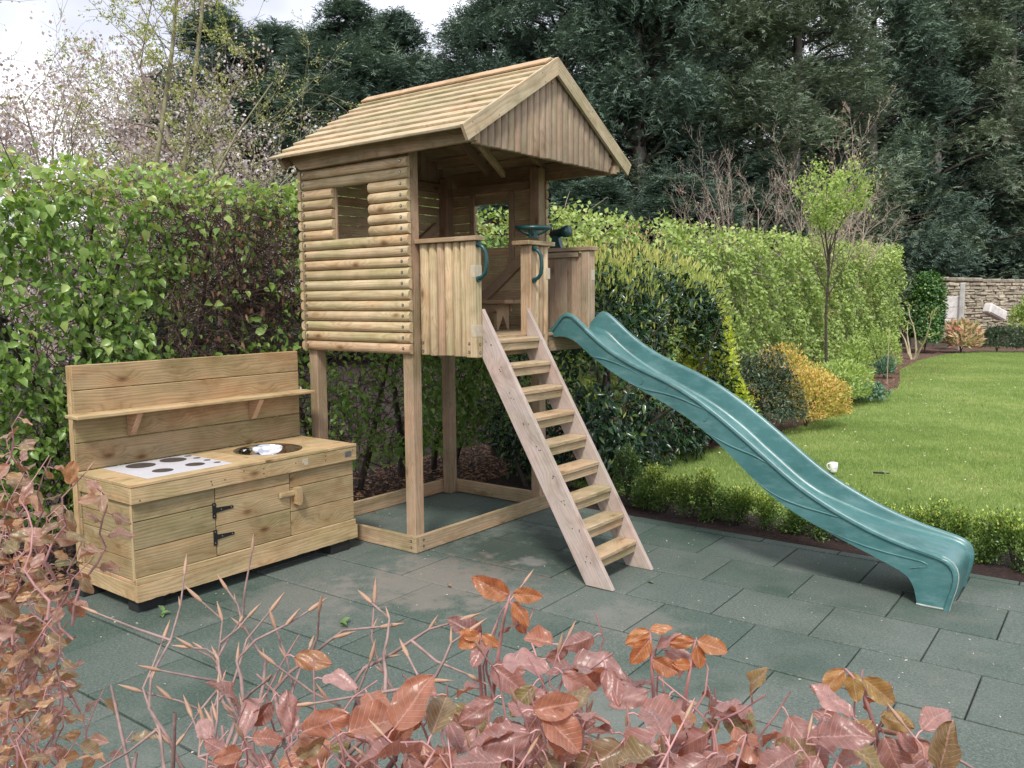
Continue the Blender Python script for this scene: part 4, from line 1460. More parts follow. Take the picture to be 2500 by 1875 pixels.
# steel bowl
V, Fc = [], []
n, m = 48, 12
prof = [(BR + 0.010, 0.7212), (BR + 0.008, 0.7232), (BR - 0.003, 0.7222)]
for i in range(1, 12):
    a = i / 11 * math.pi / 2
    prof.append((max((BR - 0.006) * math.cos(a) ** 0.7, 0.0005), 0.718 - 0.105 * math.sin(a)))
for r, z in prof:
    for i in range(n):
        V.append((BX + r * math.cos(2 * math.pi * i / n), BY + r * math.sin(2 * math.pi * i / n), z))
for q in range(len(prof) - 1):
    for i in range(n):
        j = (i + 1) % n
        Fc.append([q * n + i, q * n + j, (q + 1) * n + j, (q + 1) * n + i][::-1])
bw_ = child('bowl', mesh_from('bowl', V, Fc, M['steel'], smooth=True), kt)
bw_['label'] = 'polished steel bowl sunk into the worktop'
# hob plate
hob = blk('hob_plate', (-1.000, -1.560, 0.7202), (-0.512, -1.022, 0.7232), M['plate'], kt, 0.001)
hob['label'] = 'white hob plate printed with dark rings'
for (x, y, r) in ((-0.892, -1.388, 0.083), (-0.896, -1.178, 0.078), (-0.648, -1.390, 0.058), (-0.660, -1.178, 0.056), (-0.940, -1.052, 0.022), (-0.835, -1.056, 0.022), (-0.720, -1.059, 0.021), (-0.606, -1.064, 0.021)):
    child('hob_ring', disc_mesh(r, 0.0008, M['ring'], 32), hob, Matrix.Translation((x, y, 0.7233)))
# back boards, end board, shelf and brackets
zb_ = [0.7215, 0.884, 1.033, 1.186, 1.333]
for j in range(4):
    e = 0.0 if j != 2 else 0.002
    blk('back_board', (-1.036, -1.700, zb_[j] + 0.0018), (-1.016 + e, -0.118, zb_[j + 1] - 0.0018), M['back'], kt, 0.004)
blk('back_post', (-1.085, -1.700, 0.186), (-1.0375, -1.655, 1.328), M['kitl'], kt)
blk('back_post', (-1.085, -0.165, 0.186), (-1.0375, -0.120, 1.328), M['kitl'], kt)
for j in range(4):
    blk('back_board', (-1.034, -1.690, [0.186, .32, .45, .58][j]), (-1.0165, -0.128, [.318, .448, .578, .70][j]), M['back'], kt, 0.002)
blk('shelf', (-1.012, -1.752, 1.036), (-0.868, -0.090, 1.056), M['kitl'], kt, 0.004)
for y in (-1.375, -0.525):
    pts = [(-1.013, 1.035), (-0.893, 1.035), (-0.893, 1.025), (-0.985, 0.895), (-1.013, 0.895)]
    V = [(p[0], yy_, p[1]) for yy_ in (y - 0.018, y + 0.018) for p in pts]
    k = 5
    Fc = [list(range(k)), [k + i for i in range(k)][::-1]] + [[i, k + i, k + (i + 1) % k, (i + 1) % k] for i in range(k)]
    child('bracket', mesh_from('bracket', V, [f[::-1] for f in Fc] if False else Fc, M['ridge']), kt)

# ================================================================== MUG, PEN, LITTER
mg = thing('mug', 'white china mug standing alone on the lawn', 'mug', (1.432, 4.25, 0.012))
n = 28
prof = [(0.030, 0), (0.033, 0.004), (0.036, 0.03), (0.040, 0.090), (0.0385, 0.0915), (0.0365, 0.089), (0.033, 0.03), (0.030, 0.008), (0.001, 0.007)]
V = [(r * math.cos(2 * math.pi * i / n), r * math.sin(2 * math.pi * i / n), z) for r, z in prof for i in range(n)]
Fc = [[q * n + i, q * n + (i + 1) % n, (q + 1) * n + (i + 1) % n, (q + 1) * n + i] for q in range(len(prof) - 1) for i in range(n)]
Fc.append(list(range(n))[::-1])
ob('cup', mesh_from('cup', V, Fc, M['mug'], smooth=True), mg)
hd = -R2
P = [(hd[0] * a, hd[1] * a, z) for a, z in ((0.036, .080), (0.052, .084), (0.064, .070), (0.062, .048), (0.046, .030), (0.034, .022))]
ob('handle', tubes([(P, [.005] * 6)], 8, M['mug'], name='handle'), mg)
# small grey emblem on its front: a bird-like tick above two fine bars
fr = np.array([-F[0], -F[1], 0]); fr /= np.linalg.norm(fr)
sdv = np.array([R2[0], R2[1], 0]); sdv /= np.linalg.norm(sdv)


def on_mug(a, z, rr=0.0402):
    ang = a / 0.038
    r = 0.0362 + (z - 0.03) * (0.0045 / 0.06) + 0.0006
    v = fr * math.cos(ang) + sdv * math.sin(ang)
    return (v[0] * r, v[1] * r, z)


V, Fc = [], []
for (a0, z0_, a1, z1_, h) in ((0.002, .052, .018, .058, .0035), (0.008, .058, .014, .064, .003), (-0.014, .041, .028, .041, .0035), (-0.002, .033, .018, .033, .0028)):
    for s in range(6):
        t0, t1 = s / 6, (s + 1) / 6
        b_ = len(V)
        for t in (t0, t1):
            V.append(on_mug(a0 + (a1 - a0) * t, z0_ + (z1_ - z0_) * t))
            V.append(on_mug(a0 + (a1 - a0) * t, z0_ + (z1_ - z0_) * t + h))
        Fc.append([b_, b_ + 2, b_ + 3, b_ + 1])
ob('emblem', mesh_from('emblem', V, Fc, M['print']), mg)
pn = thing('pen_knife', 'black folded pocket tool lying in the grass right of the mug', 'tool', (1.80, 4.42, 0.02))
ob('body', chamfer_box(0.10, 0.022, 0.016, 0.004, M['iron']), pn)
ob('clip', chamfer_box(0.035, 0.018, 0.012, 0.003, M['steel']), pn).location = (0.055, 0.002, 0.008)
ob('tip', chamfer_box(0.03, 0.010, 0.010, 0.003, M['iron']), pn).location = (0.085, -0.004, 0.0)
pn.rotation_euler = (0, 0.05, math.radians(35))
for o in (pn,):
    pass


def petals(name, n, lo, hi, z, mat, s0, s1, label=None):
    P = np.stack([rng.uniform(lo[0], hi[0], n), rng.uniform(lo[1], hi[1], n), np.full(n, z)], 1)
    D = np.stack([rng.normal(size=n), rng.normal(size=n), np.zeros(n)], 1)
    N = np.tile([0, 0, 1.0], (n, 1)) + rng.normal(size=(n, 3)) * 0.25
    L = rng.uniform(s0, s1, n)
    me = leaf_cloud(name, P, D, N, L, L * rng.uniform(.3, .6, n), mat, rng.random(n), T_OVAL)
    return tag(ob(name, me), label, None, None, 'stuff')


petals('petal_litter', 520, (-1.1, -3.5), (4.6, 1.7), 0.004, M['petal'], .006, .018)
petals('lawn_litter', 900, (0.1, 2.5), (6.0, 20), 0.028, M['petal'], .014, .04)
petals('leaf_litter', 5200, (-2.4, -2.6), (-1.05, 3.6), 0.0, M['deadleaf'], .03, .065)
petals('bed_litter', 1600, (-1.6, 9), (0.1, 20), -0.01, M['deadleaf'], .03, .08)

fallen = [((1.05, -1.35), 0.05, 'greenleaf', 'torn green leaf sprig lying on the paving in front of the mud kitchen'),
          ((1.62, -0.02), 0.035, 'greenleaf', 'pale green leaf lying on the paving just right of the ladder foot')]


def fallen_leaf(p, s, mat, label, group=None):
    n = 3 if s > .045 else 1
    P = np.array([[random.uniform(-.03, .03) * (n > 1), random.uniform(-.03, .03) * (n > 1), 0.004 + .006 * i] for i in range(n)])
    D = np.stack([rng.normal(size=n), rng.normal(size=n), np.full(n, .25)], 1)
    me = leaf_cloud('fallen_leaf', P, D, np.tile([0.2, 0.1, 1.0], (n, 1)), np.full(n, s), np.full(n, s * .6), mat, rng.random(n), T_OVAL)
    o = ob('fallen_leaf', me)
    o.location = (p[0], p[1], 0.002)
    return tag(o, label, 'leaf', group)


fallen_leaf((0.55, -1.12), 0.06, M['greenleaf'], 'torn green leaf sprig on the paving in front of the mud kitchen')
fallen_leaf((1.55, 0.40), 0.045, M['greenleaf'], 'single pale green leaf on the paving right of the ladder foot')
fallen_leaf((0.62, -0.35), 0.04, M['deadleaf'], 'curled dry brown leaf lying in front of the sole plate')
fallen_leaf((-0.35, -1.62), 0.055, M['greenleaf'], 'long green leaf on the paving below the left end of the mud kitchen')


# ================================================================== PLANT TOOLS
def grow(polys, tips, p, d, L, r, lvl, maxl, o):
    wob_ = o.get('wob0', o.get('wob', .12)) if lvl == 0 else o.get('wob', .12)
    """Recursive limb: wandering polyline, children along its length, tips collected."""
    n = o.get('seg', 5)
    P = [np.array(p, float)]
    d = np.array(d, float)
    Rr = [r]
    for i in range(n):
        d = d + rng.normal(size=3) * wob_ + np.array([0, 0, o.get('up', 0.05)])
        d /= np.linalg.norm(d)
        P.append(P[-1] + d * L / n)
        Rr.append(r * (1 - 0.75 * (i + 1) / n))
    polys.append((np.array(P), np.array(Rr), lvl))
    if lvl >= maxl:
        for i in range(1, n + 1):
            tips.append((P[i], d.copy()))
        return
    k = o['kids'][lvl]
    for j in range(k):
        t = rng.uniform(o.get('t0', 0.25) if lvl else o.get('t00', 0.3), 1.0)
        i = min(int(t * n), n - 1)
        q = P[i] + (P[i + 1] - P[i]) * (t * n - i)
        ax = P[i + 1] - P[i]
        ax /= np.linalg.norm(ax)
        side = rng.normal(size=3)
        side -= ax * side.dot(ax)
        side /= np.linalg.norm(side)
        sp = o.get('spread', 0.9) * rng.uniform(.7, 1.2)
        dd = ax * math.cos(sp) + side * math.sin(sp)
        grow(polys, tips, q, dd, L * o.get('len', 0.55) * rng.uniform(.6, 1.15) * (1.15 - 0.5 * t), max(Rr[i] * o.get('rad', 0.5), o.get('rmin', .003)), lvl + 1, maxl, o)


def branches(polys, lo, hi, sides, mat, name):
    sel = [(P, R_) for P, R_, l in polys if lo <= l <= hi]
    return tubes(sel, sides, mat, name=name) if sel else None


def rel(me_or_pts, base):
    return np.asarray(me_or_pts) - np.asarray(base)


def shift_polys(polys, base):
    return [(P - base, R_, l) for P, R_, l in polys]


def shrub(name, label, cat, base, size, n, leaf, mat, group=None, shape='ball', up=0.2, tmpl=T_FOLD, stems=5, lumps=14, tintpow=1.0, outw=0.6):
    """Rounded leafy shrub: lumpy crown of leaves over a few stems."""
    t = thing(name, label, cat, tuple(base), group)
    sx, sy, sz = size
    # lumps on the outline
    th = rng.uniform(0, 2 * math.pi, lumps)
    ph_ = np.arccos(rng.uniform(-0.35, 1, lumps))
    lc = np.stack([np.cos(th) * np.sin(ph_), np.sin(th) * np.sin(ph_), np.cos(ph_)], 1)
    u = rdir(n)
    u[:, 2] = np.where(u[:, 2] < -0.55, -u[:, 2], u[:, 2])
    dd = (u @ lc.T).max(1)
    rad = 0.66 + 0.40 * np.clip((dd - 0.70) / 0.30, 0, 1) - rng.random(n) ** 2 * 0.42 + rng.normal(size=n) * 0.05
    P = u * rad[:, None] * np.array([sx, sy, sz * .66])
    P[:, 2] = np.where(P[:, 2] < 0, P[:, 2] * .5, P[:, 2]) + sz * .32
    P[:, 2] = np.maximum(P[:, 2], 0.02)
    D = u * outw + rdir(n) * 0.7 + np.array([0, 0, up])
    N = u + rdir(n) * 0.5 + np.array([0, 0, 0.5])
    L = leaf[0] * rng.uniform(.6, 1.3, n)
    tint = np.clip(rng.random(n) ** tintpow * 0.75 + 0.3 * (rad > 0.85) * rng.random(n), 0, 1)
    ob('foliage', leaf_cloud('foliage', P, D, N, L, L * leaf[1], mat, tint, tmpl), t)['kind'] = 'stuff'
    polys = []
    for i in range(stems):
        a = rng.uniform(0, 2 * math.pi)
        e = np.array([math.cos(a) * sx * .6, math.sin(a) * sy * .6, sz * .8])
        polys.append((np.array([[0, 0, 0], e * .35 + [0, 0, .1 * sz], e * .7, e]), np.array([.014, .01, .007, .003])))
    ob('stem', tubes(polys, 5, M['bark'], name='stem'), t)
    return t


# ================================================================== HEDGES
def hedge_twigs(n, ylo, yhi, x0, x1, z0, z1, rad=0.0035, L=0.35):
    P0 = np.stack([rng.uniform(x0, x1, n), rng.uniform(ylo, yhi, n), rng.uniform(z0, z1, n)], 1)
    D = rng.normal(size=(n, 3)) * np.array([0.7, 1.0, 0.75]) + np.array([0.25, 0, 0.15])
    D = nrmz(D)
    out = []
    for i in range(n):
        d = D[i]
        l = L * rng.uniform(.5, 1.3)
        q = P0[i]
        pts = [q]
        for k in range(3):
            d = d + rng.normal(size=3) * 0.28
            d /= np.linalg.norm(d)
            q = q + d * l / 3
            pts.append(q)
        r = rad * rng.uniform(.5, 1.6)
        out.append((np.array(pts), np.array([r, r * .8, r * .6, r * .3])))
    return out


def hedge_main(ylo, yhi, x, step=0.42, z1=2.3):
    out = []
    y = ylo
    while y < yhi:
        p = np.array([x + rng.uniform(-.12, .12), y, -0.03])
        pts = [p]
        d = np.array([0, rng.normal() * .1, 1.0])
        for k in range(7):
            d = nrmz(d + rng.normal(size=3) * 0.16 + [0, 0, .1])
            pts.append(pts[-1] + d * z1 / 7)
        out.append((np.array(pts), np.linspace(0.036, 0.008, 8) * rng.uniform(.6, 1.25)))
        y += step * rng.uniform(.6, 1.4)
    return out


hx = -1.48
hedge = thing('beech_hedge', 'tall green beech hedge behind the mud kitchen and playhouse, bare and twiggy in the middle', 'hedge', (-1.95, -0.3, 0))
hb = np.array([-1.95, -0.3, 0])
stems = hedge_main(-4.0, 3.6, -1.95)
for P, R_ in stems:
    ob('stem', tubes([(P - hb, R_)], 7, M['bark'], name='stem'), hedge)
tw = hedge_twigs(5200, -4.0, 3.6, -2.25, -1.55, 0.25, 2.5, 0.0030, 0.34)
tw += hedge_twigs(2600, -0.8, 0.35, -1.95, -1.50, 1.1, 2.42, 0.0026, 0.30)
tw += hedge_twigs(900, -1.8, 3.0, -2.2, -1.6, 0.2, 1.3, 0.0045, 0.55)
ob('twigs', tubes([(P - hb, R_) for P, R_ in tw], 3, M['twig'], name='twigs'), hedge)['kind'] = 'stuff'


def fbm(y, z, s, seed=0):
    return (np.sin(y * s + seed) * np.cos(z * s * 1.3 + seed * 2) + 0.5 * np.sin(y * s * 2.3 + z * s * 1.9 + seed) + 0.35 * np.cos(y * s * 4.1 - z * s * 3.7 + seed * 3)) / 1.85


def left_density(y, z):
    edge = -0.62 + 0.16 * np.sin(z * 3.1) + 0.12 * np.sin(z * 7.3)
    full = 1 / (1 + np.exp((y - edge) / 0.07))
    holes = np.clip(0.85 + 0.75 * fbm(y, z, 3.4, 1.3), 0.15, 1)
    top = np.clip((z - 2.28) / 0.16, 0, 1) * 0.85
    low = (z < 1.35) * (y > -0.2) * np.clip(0.35 + 0.6 * fbm(y, z, 4.5, 4.0), 0.04, 1) * 0.8
    bare = 0.10 + 0.28 * np.clip(fbm(y, z, 5.0, 2.0), 0, 1)
    farr = (y > 1.6) * 0.75
    return np.clip(np.maximum.reduce([full * holes, top, low, bare * np.ones_like(y), farr]), 0, 1)


def hedge_leaves(n, ylo, yhi, dens, size, ztop=2.55, xf=hx, thick=0.4, droop=0.55, zlo=0.25):
    y = rng.uniform(ylo, yhi, n); z = rng.uniform(zlo, ztop, n)
    k = rng.random(n) < dens(y, z)
    y, z = y[k], z[k]
    m = len(y)
    bulge = 0.10 * fbm(y, z, 2.6, 0.4)
    x = xf + bulge - np.abs(rng.normal(size=m)) * thick * 0.45 - np.clip((z - ztop + 0.18), 0, 1) * rng.random(m) * 1.6
    zz = z + 0.05 * fbm(y, x, 5.0, 1.0) * (z > ztop - .3) + (z > ztop - 0.08) * rng.random(m) * 0.07
    P = np.stack([x, y, zz], 1)
    D = rdir(m) * 0.75 + np.array([0.35, 0, -droop])
    D[z > ztop - 0.2, 2] += 0.55
    N = rdir(m) * 0.85 + np.array([0.55, -0.2, 0.85])
    L = size * rng.uniform(.6, 1.25, m)
    return P, D, N, L


P, D, N, L = hedge_leaves(44000, -4.0, 3.6, left_density, 0.058)
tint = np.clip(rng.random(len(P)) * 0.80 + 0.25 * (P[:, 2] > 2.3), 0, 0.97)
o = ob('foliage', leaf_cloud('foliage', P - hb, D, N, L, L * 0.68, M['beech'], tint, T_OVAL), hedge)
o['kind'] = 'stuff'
# brown leaves still hanging in the bare part
m = 260
P = np.stack([rng.uniform(-1.75, -1.46, m), rng.normal(-0.1, 0.35, m), rng.uniform(1.3, 2.4, m)], 1)
ob('dead_leaves', leaf_cloud('dead_leaves', P - hb, rdir(m) * .5 + [0, 0, -1], rdir(m) + [1, 0, 0], rng.uniform(.04, .075, m), rng.uniform(.015, .03, m), M['deadleaf'], rng.random(m), T_OVAL), hedge)['kind'] = 'stuff'


def leaf_object_meshes(mat, variants, tints):
    out = []
    for i in range(variants):
        P = np.zeros((1, 3)); D = np.array([[1.0, 0, -0.1]]); N = np.array([[0, 0.1 * (i - 2), 1.0]])
        out.append(leaf_cloud('leaf', P, D, N, np.array([1.0]), np.array([0.62 + 0.05 * i]), mat, np.array([tints[i % len(tints)]]), T_OVAL))
    return out


lms = leaf_object_meshes(M['beech'], 6, [.25, .4, .5, .6, .7, .85])
P, D, N, L = hedge_leaves(1400, -1.85, 0.4, lambda y, z: left_density(y, z) * (z > 1.2), 0.072, thick=0.05)
cnt = 0
for i in range(len(P)):
    if cnt >= 290: break
    if P[i][2] < 0.9: continue
    d = Vector(D[i]).normalized()
    nn = Vector(N[i])
    y_ = nn.cross(d)
    mt4 = mat_axes(Vector(P[i] + np.array([0.035, 0, 0]) - hb), d, y_)
    lo = bpy.data.objects.new('leaf', lms[i % 6])
    link(lo, hedge)
    lo.matrix_basis = mt4 @ Matrix.Scale(float(L[i]), 4)
    cnt += 1

# the long run of hedge beyond the playhouse
h2 = thing('beech_hedge', 'long clipped pale green hedge running away behind the laurel towards the stone wall', 'hedge', (-2.0, 10.5, 0))
h2b = np.array([-2.0, 10.5, 0])
for P, R_ in hedge_main(3.9, 19.5, -2.0, 0.9):
    ob('stem', tubes([(P - h2b, R_)], 6, M['bark'], name='stem'), h2)
tw = hedge_twigs(3200, 3.7, 19.6, -2.4, -1.58, 0.2, 2.6, 0.004, 0.4)
ob('twigs', tubes([(P - h2b, R_) for P, R_ in tw], 3, M['twigr'], name='twigs'), h2)['kind'] = 'stuff'
d2 = lambda y, z: np.clip(0.80 + 0.6 * fbm(y, z, 2.2, 0.7), 0.25, 1)
P, D, N, L = hedge_leaves(70000, 3.7, 19.6, d2, 0.072, ztop=2.62, thick=0.34)
P[:, 2] *= 1 + 0.006 * (P[:, 1] - 4)
P[:, 0] += 0.13 * fbm(P[:, 1], P[:, 2] * 1.3, 4.2, 2.0) + .06 * fbm(P[:, 1], P[:, 2], 11, 1.0)
P[:, 2] += (P[:, 2] > 2.5) * rng.random(len(P)) ** 4 * 0.16
tint = np.clip(rng.random(len(P)) * 0.72 + 0.3 * (P[:, 2] > 2.4) * rng.random(len(P)), 0, 1)
ob('foliage', leaf_cloud('foliage', P - h2b, D, N, L, L * 0.7, M['beechfar'], tint, T_FOLD), h2)['kind'] = 'stuff'
m = 420
P = np.stack([rng.uniform(-1.6, -1.45, m), rng.choice([5.6, 13.6, 16.8], m) + rng.normal(0, .5, m), rng.uniform(1.2, 2.65, m)], 1)
ob('dead_leaves', leaf_cloud('dead_leaves', P - h2b, rdir(m) * .5 + [0, 0, -1], rdir(m) + [1, 0, 0], rng.uniform(.05, .09, m), rng.uniform(.02, .04, m), M['deadleaf'], rng.random(m), T_FOLD), h2)['kind'] = 'stuff'

# ---- laurel mass between tower and lawn
lau = thing('laurel_bush', 'big dark glossy laurel with bronze new shoots on top, behind the slide', 'shrub', (-0.6, 3.5, 0))
lb = np.array([-0.6, 3.5, 0])


def laurel_shell(n):
    u = rdir(n)
    u = np.sign(u) * np.abs(u) ** 0.62                                  # boxy
    u /= np.maximum(np.abs(u).max(1, keepdims=True), 1e-6) * 0.35 + 0.65 * np.linalg.norm(u, axis=1, keepdims=True)
    r = 0.96 - np.abs(rng.normal(size=n)) * 0.12 + (rng.random(n) < .06) * .08
    P = u * r[:, None] * np.array([0.90, 1.80, 1.16]) + np.array([-0.60, 3.55, 0.98])
    P += 0.13 * np.stack([fbm(P[:, 1], P[:, 2], 4, 1), fbm(P[:, 0], P[:, 2], 4, 2), fbm(P[:, 0], P[:, 1], 4, 3)], 1) + .05 * np.stack([fbm(P[:, 1], P[:, 2], 11, 1), 0 * P[:, 0], fbm(P[:, 0], P[:, 1], 9, 3)], 1)
    return P, u


P, u = laurel_shell(21000)
k = (P[:, 2] > 0.05) & ((P[:, 0] > -1.0) | (P[:, 2] > 1.6))
P, u = P[k], u[k]
n = len(P)
D = u * .6 + rdir(n) * .7 + [0, 0, -.15]
N = u * .6 + rdir(n) * .5 + [0, 0, .7]
L = 0.085 * rng.uniform(.6, 1.2, n)
tint = rng.random(n) ** 1.3
ob('foliage', leaf_cloud('foliage', P - lb, D, N, L, L * .40, M['laurel'], tint, T_OVAL), lau)['kind'] = 'stuff'
# bronze-green new shoots, upright, mostly on top and shoulders
P, u = laurel_shell(26000)
pr_ = np.clip((P[:, 2] - 1.50 + .1 * fbm(P[:, 0], P[:, 1], 4, 2)) / 0.25, 0, 1) * 1.0 + 0.05
pr_ = np.maximum(pr_, np.clip((P[:, 1] - 4.35) / .5, 0, .9) * (P[:, 2] > .8))
k = (rng.random(len(P)) < pr_ * np.clip(.75 + .6 * fbm(P[:, 0], P[:, 1], 6, 1), .2, 1)) & (P[:, 2] > 0.1)
P, u = P[k], u[k]
n = len(P)
P = P + u * 0.04 + np.array([0, 0, 1]) * rng.random((n, 1)) ** 2 * 0.20
D = u * .35 + rdir(n) * .45 + [0, 0, .9]
N = rdir(n) + u * .5
L = 0.070 * rng.uniform(.6, 1.3, n)
ob('new_shoots', leaf_cloud('new_shoots', P - lb, D, N, L, L * .24, M['laurelnew'], np.clip(rng.random(n) * .6 + .4 * (P[:, 2] > 1.98), 0, 1), T_FOLD), lau)['kind'] = 'stuff'
pls = []
for i in range(16):
    b0 = np.array([rng.uniform(-1.0, -0.2), rng.uniform(2.1, 5.0), -0.03])
    pts = [b0]
    d = np.array([rng.normal() * .25, rng.normal() * .25, 1.0])
    for k_ in range(5):
        d = nrmz(d + rng.normal(size=3) * .15)
        pts.append(pts[-1] + d * .36)
    pls.append((np.array(pts) - lb, np.linspace(.026, .006, 6)))
for q in pls:
    ob('stem', tubes([q], 6, M['bark'], name='stem'), lau)

# more shrubs
shrub('golden_shrub', 'bright yellow-green golden shrub beside the dark laurel', 'shrub', gp(1742, 9.7), (0.40, 0.62, 1.56), 9000, (0.060, .42), M['gold'], up=.2, lumps=8)
shrub('golden_shrub', 'small golden yellow sprays low between laurel and dark shrub', 'shrub', gp(1800, 9.7), (0.24, 0.26, 0.95), 1300, (0.062, .42), M['gold'], up=.2, lumps=7)
shrub('dark_shrub', 'loose dark green shrub left of the orange-gold one', 'shrub', gp(1860, 10.5), (0.55, 0.50, 1.02), 8500, (0.045, .45), M['darkshrub'], up=.1)
shrub('spirea', 'orange and gold rounded spirea at the edge of the lawn', 'shrub', gp(1975, 10.9), (0.56, 0.50, 0.74), 8000, (0.042, .45), M['spirea'], up=.4)
shrub('spirea', 'orange-tipped spirea just behind the rounded gold one', 'shrub', gp(1935, 12.2), (0.62, 0.5, 1.00), 5500, (0.042, .45), M['spirea'], up=.5)
shrub('green_shrub', 'fresh green low shrub behind the orange-gold spirea', 'shrub', gp(2045, 13.0), (0.58, 0.5, 0.70), 3600, (0.06, .45), M['lime'], up=.3)
shrub('grey_shrub', 'small grey-green shrub under the loose dark shrub', 'shrub', gp(1822, 9.5), (0.22, 0.25, 0.52), 1400, (0.035, .35), M['bluegreen'], up=.4)
shrub('geranium_clump', 'low spreading green clump at the lawn edge left of the spirea', 'plant', gp(1850, 9.2), (0.30, 0.32, 0.22), 1400, (0.045, .8), M['ivy'], up=.1, lumps=6)
shrub('geranium_clump', 'low blue-green clump on the brown bed edge right of the spirea', 'plant', gp(2095, 13.6), (0.50, 0.5, 0.35), 1700, (0.06, .7), M['bluegreen'], up=.1, lumps=6)
shrub('euphorbia', 'lime green euphorbia at the hedge foot behind the young tree', 'plant', gp(2085, 15.5), (0.36, 0.36, 0.95), 1900, (0.07, .35), M['lime'], up=.5)
shrub('euphorbia', 'yellow-green euphorbia nearer the contorted bare shrub', 'plant', gp(2155, 18.5), (0.40, 0.40, 0.98), 1700, (0.07, .35), M['lime'], up=.5)
shrub('blue_tussock', 'blue-green leafy tussock on the bark mulch', 'plant', gp(2165, 17.5), (0.26, 0.26, 0.42), 1000, (0.09, .22), M['bluegreen'], up=.7, lumps=6)
shrub('blue_tussock', 'small pale blue-green plant alone on the bark mulch', 'plant', gp(2150, 14.8), (0.13, 0.13, 0.2), 500, (0.05, .35), M['bluegreen'], up=.5, lumps=5)
shrub('ivy_block', 'clipped dark green ivy covered block next to the stone wall', 'hedge', gp(2262, 25.4), (0.62, 0.62, 2.45), 8000, (0.085, .8), M['ivy'], up=-.3, lumps=26)
shrub('variegated_shrub', 'pink and cream leaved shrub in front of the concrete post', 'shrub', gp(2352, 25.2), (0.52, 0.5, 1.12), 1500, (0.19, .33), M['pinkleaf'], up=.7, lumps=9)
shrub('heather', 'low dark green and brown shrub under the stone wall', 'shrub', gp(2440, 25.3), (0.6, 0.5, 0.85), 3600, (0.08, .3), M['darkshrub'], up=.5)
shrub('heather', 'dark green low shrub at the right edge under the stone wall', 'shrub', gp(2530, 25.0), (0.7, 0.5, 0.85), 3600, (0.08, .3), M['darkshrub'], up=.5)
shrub('wall_shrub', 'light green shrub leaning on the stone wall at the right edge', 'shrub', gp(2505, 28.0), (0.45, 0.4, 1.75), 1500, (0.12, .5), M['lime'], up=.1)

# box plants along the paving edge
bmesh_ = []
for v_ in range(3):
    n = 3400
    th = rng.uniform(0, 2 * math.pi, 12)
    cl = np.stack([np.cos(th) * .065, np.sin(th) * .065, rng.uniform(.05, .25, 12)], 1)
    ci = rng.integers(0, 12, n)
    P = cl[ci] + rng.normal(size=(n, 3)) * np.array([.030, .030, .038])
    P[:, 2] = np.clip(P[:, 2], 0.01, .31)
    u = nrmz(P - np.array([0, 0, .12]))
    L = .017 * rng.uniform(.7, 1.3, n)
    tint = np.clip(rng.random(n) * .7 + .75 * np.clip((P[:, 2] - .12) / .15, 0, 1) * rng.random(n), 0, 1)
    me = leaf_cloud('foliage', P, u + rdir(n) * .8 + [0, 0, .5], rdir(n) + [0, 0, .8], L, L * .6, M['box'], tint, T_FOLD)
    sp = [(np.array([[0, 0, -.01], c * .5, c]), np.array([.004, .003, .0015])) for c in cl]
    bmesh_.append((me, tubes(sp, 4, M['bark'], name='stem')))
xs = np.arange(0.62, 4.9, 0.200)
words = ['first', 'second', 'third', 'fourth', 'fifth', 'sixth', 'seventh', 'eighth', 'ninth', 'tenth', 'eleventh', 'twelfth', 'thirteenth', 'fourteenth', 'fifteenth', 'sixteenth', 'seventeenth', 'eighteenth', 'nineteenth', 'twentieth', 'twenty-first', 'twenty-second']
for i, x_ in enumerate(xs):
    s = rng.uniform(.86, 1.16)
    t = thing('box_plant', f'young box plant, {words[i]} from the left in the row edging the rubber paving', 'shrub', (x_ + rng.uniform(-.02, .02), 2.02 + rng.uniform(-.03, .03), -0.005), 'box plants edging the paving')
    a, b = bmesh_[i % 3]
    ob('foliage', a, t)['kind'] = 'stuff'
    ob('stem', b, t)
    t.rotation_euler = (0, 0, rng.uniform(0, 6.28))
    t.scale = (s, s, s * rng.uniform(.92, 1.12))
shrub('box_plant', 'taller dark box plant at the left end of the row behind the ladder', 'shrub', (0.40, 2.12, 0), (0.15, 0.16, 0.52), 3600, (0.018, .6), M['box'], group=None, up=.5, tintpow=2.5)

# ================================================================== YOUNG TREE, BARE SHRUBS
yb_ = gp(2020, 13.0)
yt = thing('young_tree', 'slender young tree with fresh lime crown in front of the long hedge', 'tree', tuple(yb_))
polys, tips = [], []
P = np.array([(0, 0, 0), (0.01, 0, .7), (-.02, .01, 1.4), (.0, .02, 2.0), (.02, .0, 2.5)])
polys.append((P, np.array([.028, .024, .02, .016, .012]), 0))
for (a, e, L_, z_) in ((0.2, 1.2, 1.2, 1.9), (2.2, 1.15, 1.0, 2.0), (4.0, 1.25, 1.2, 2.1), (5.2, 1.3, 1.3, 2.2), (1.2, 1.35, 1.3, 2.3), (3.1, 1.4, 1.2, 2.35), (3.6, 1.0, 0.8, 1.75), (0.6, 0.95, 0.8, 1.7)):
    d = np.array([math.cos(a) * math.cos(e), math.sin(a) * math.cos(e), math.sin(e)])
    grow(polys, tips, (0, 0, z_), d, L_, .011, 1, 3, dict(kids=[0, 6, 4], seg=4, wob=.12, up=.12, spread=.6, len=.45, t0=.2, rmin=.002))
ob('trunk', tubes([polys[0][:2]], 8, M['bark'], name='trunk'), yt)
ob('branches', branches(polys, 1, 9, 4, M['bark'], 'branches'), yt)['kind'] = 'stuff'
tp_ = np.array([t[0] for t in tips]); 
tp_ = tp_[(tp_[:, 2] > 2.72) & (tp_[:, 2] < 3.9)]
idx = rng.integers(0, len(tp_), 3000)
idx[1900:] = idx[:1100]
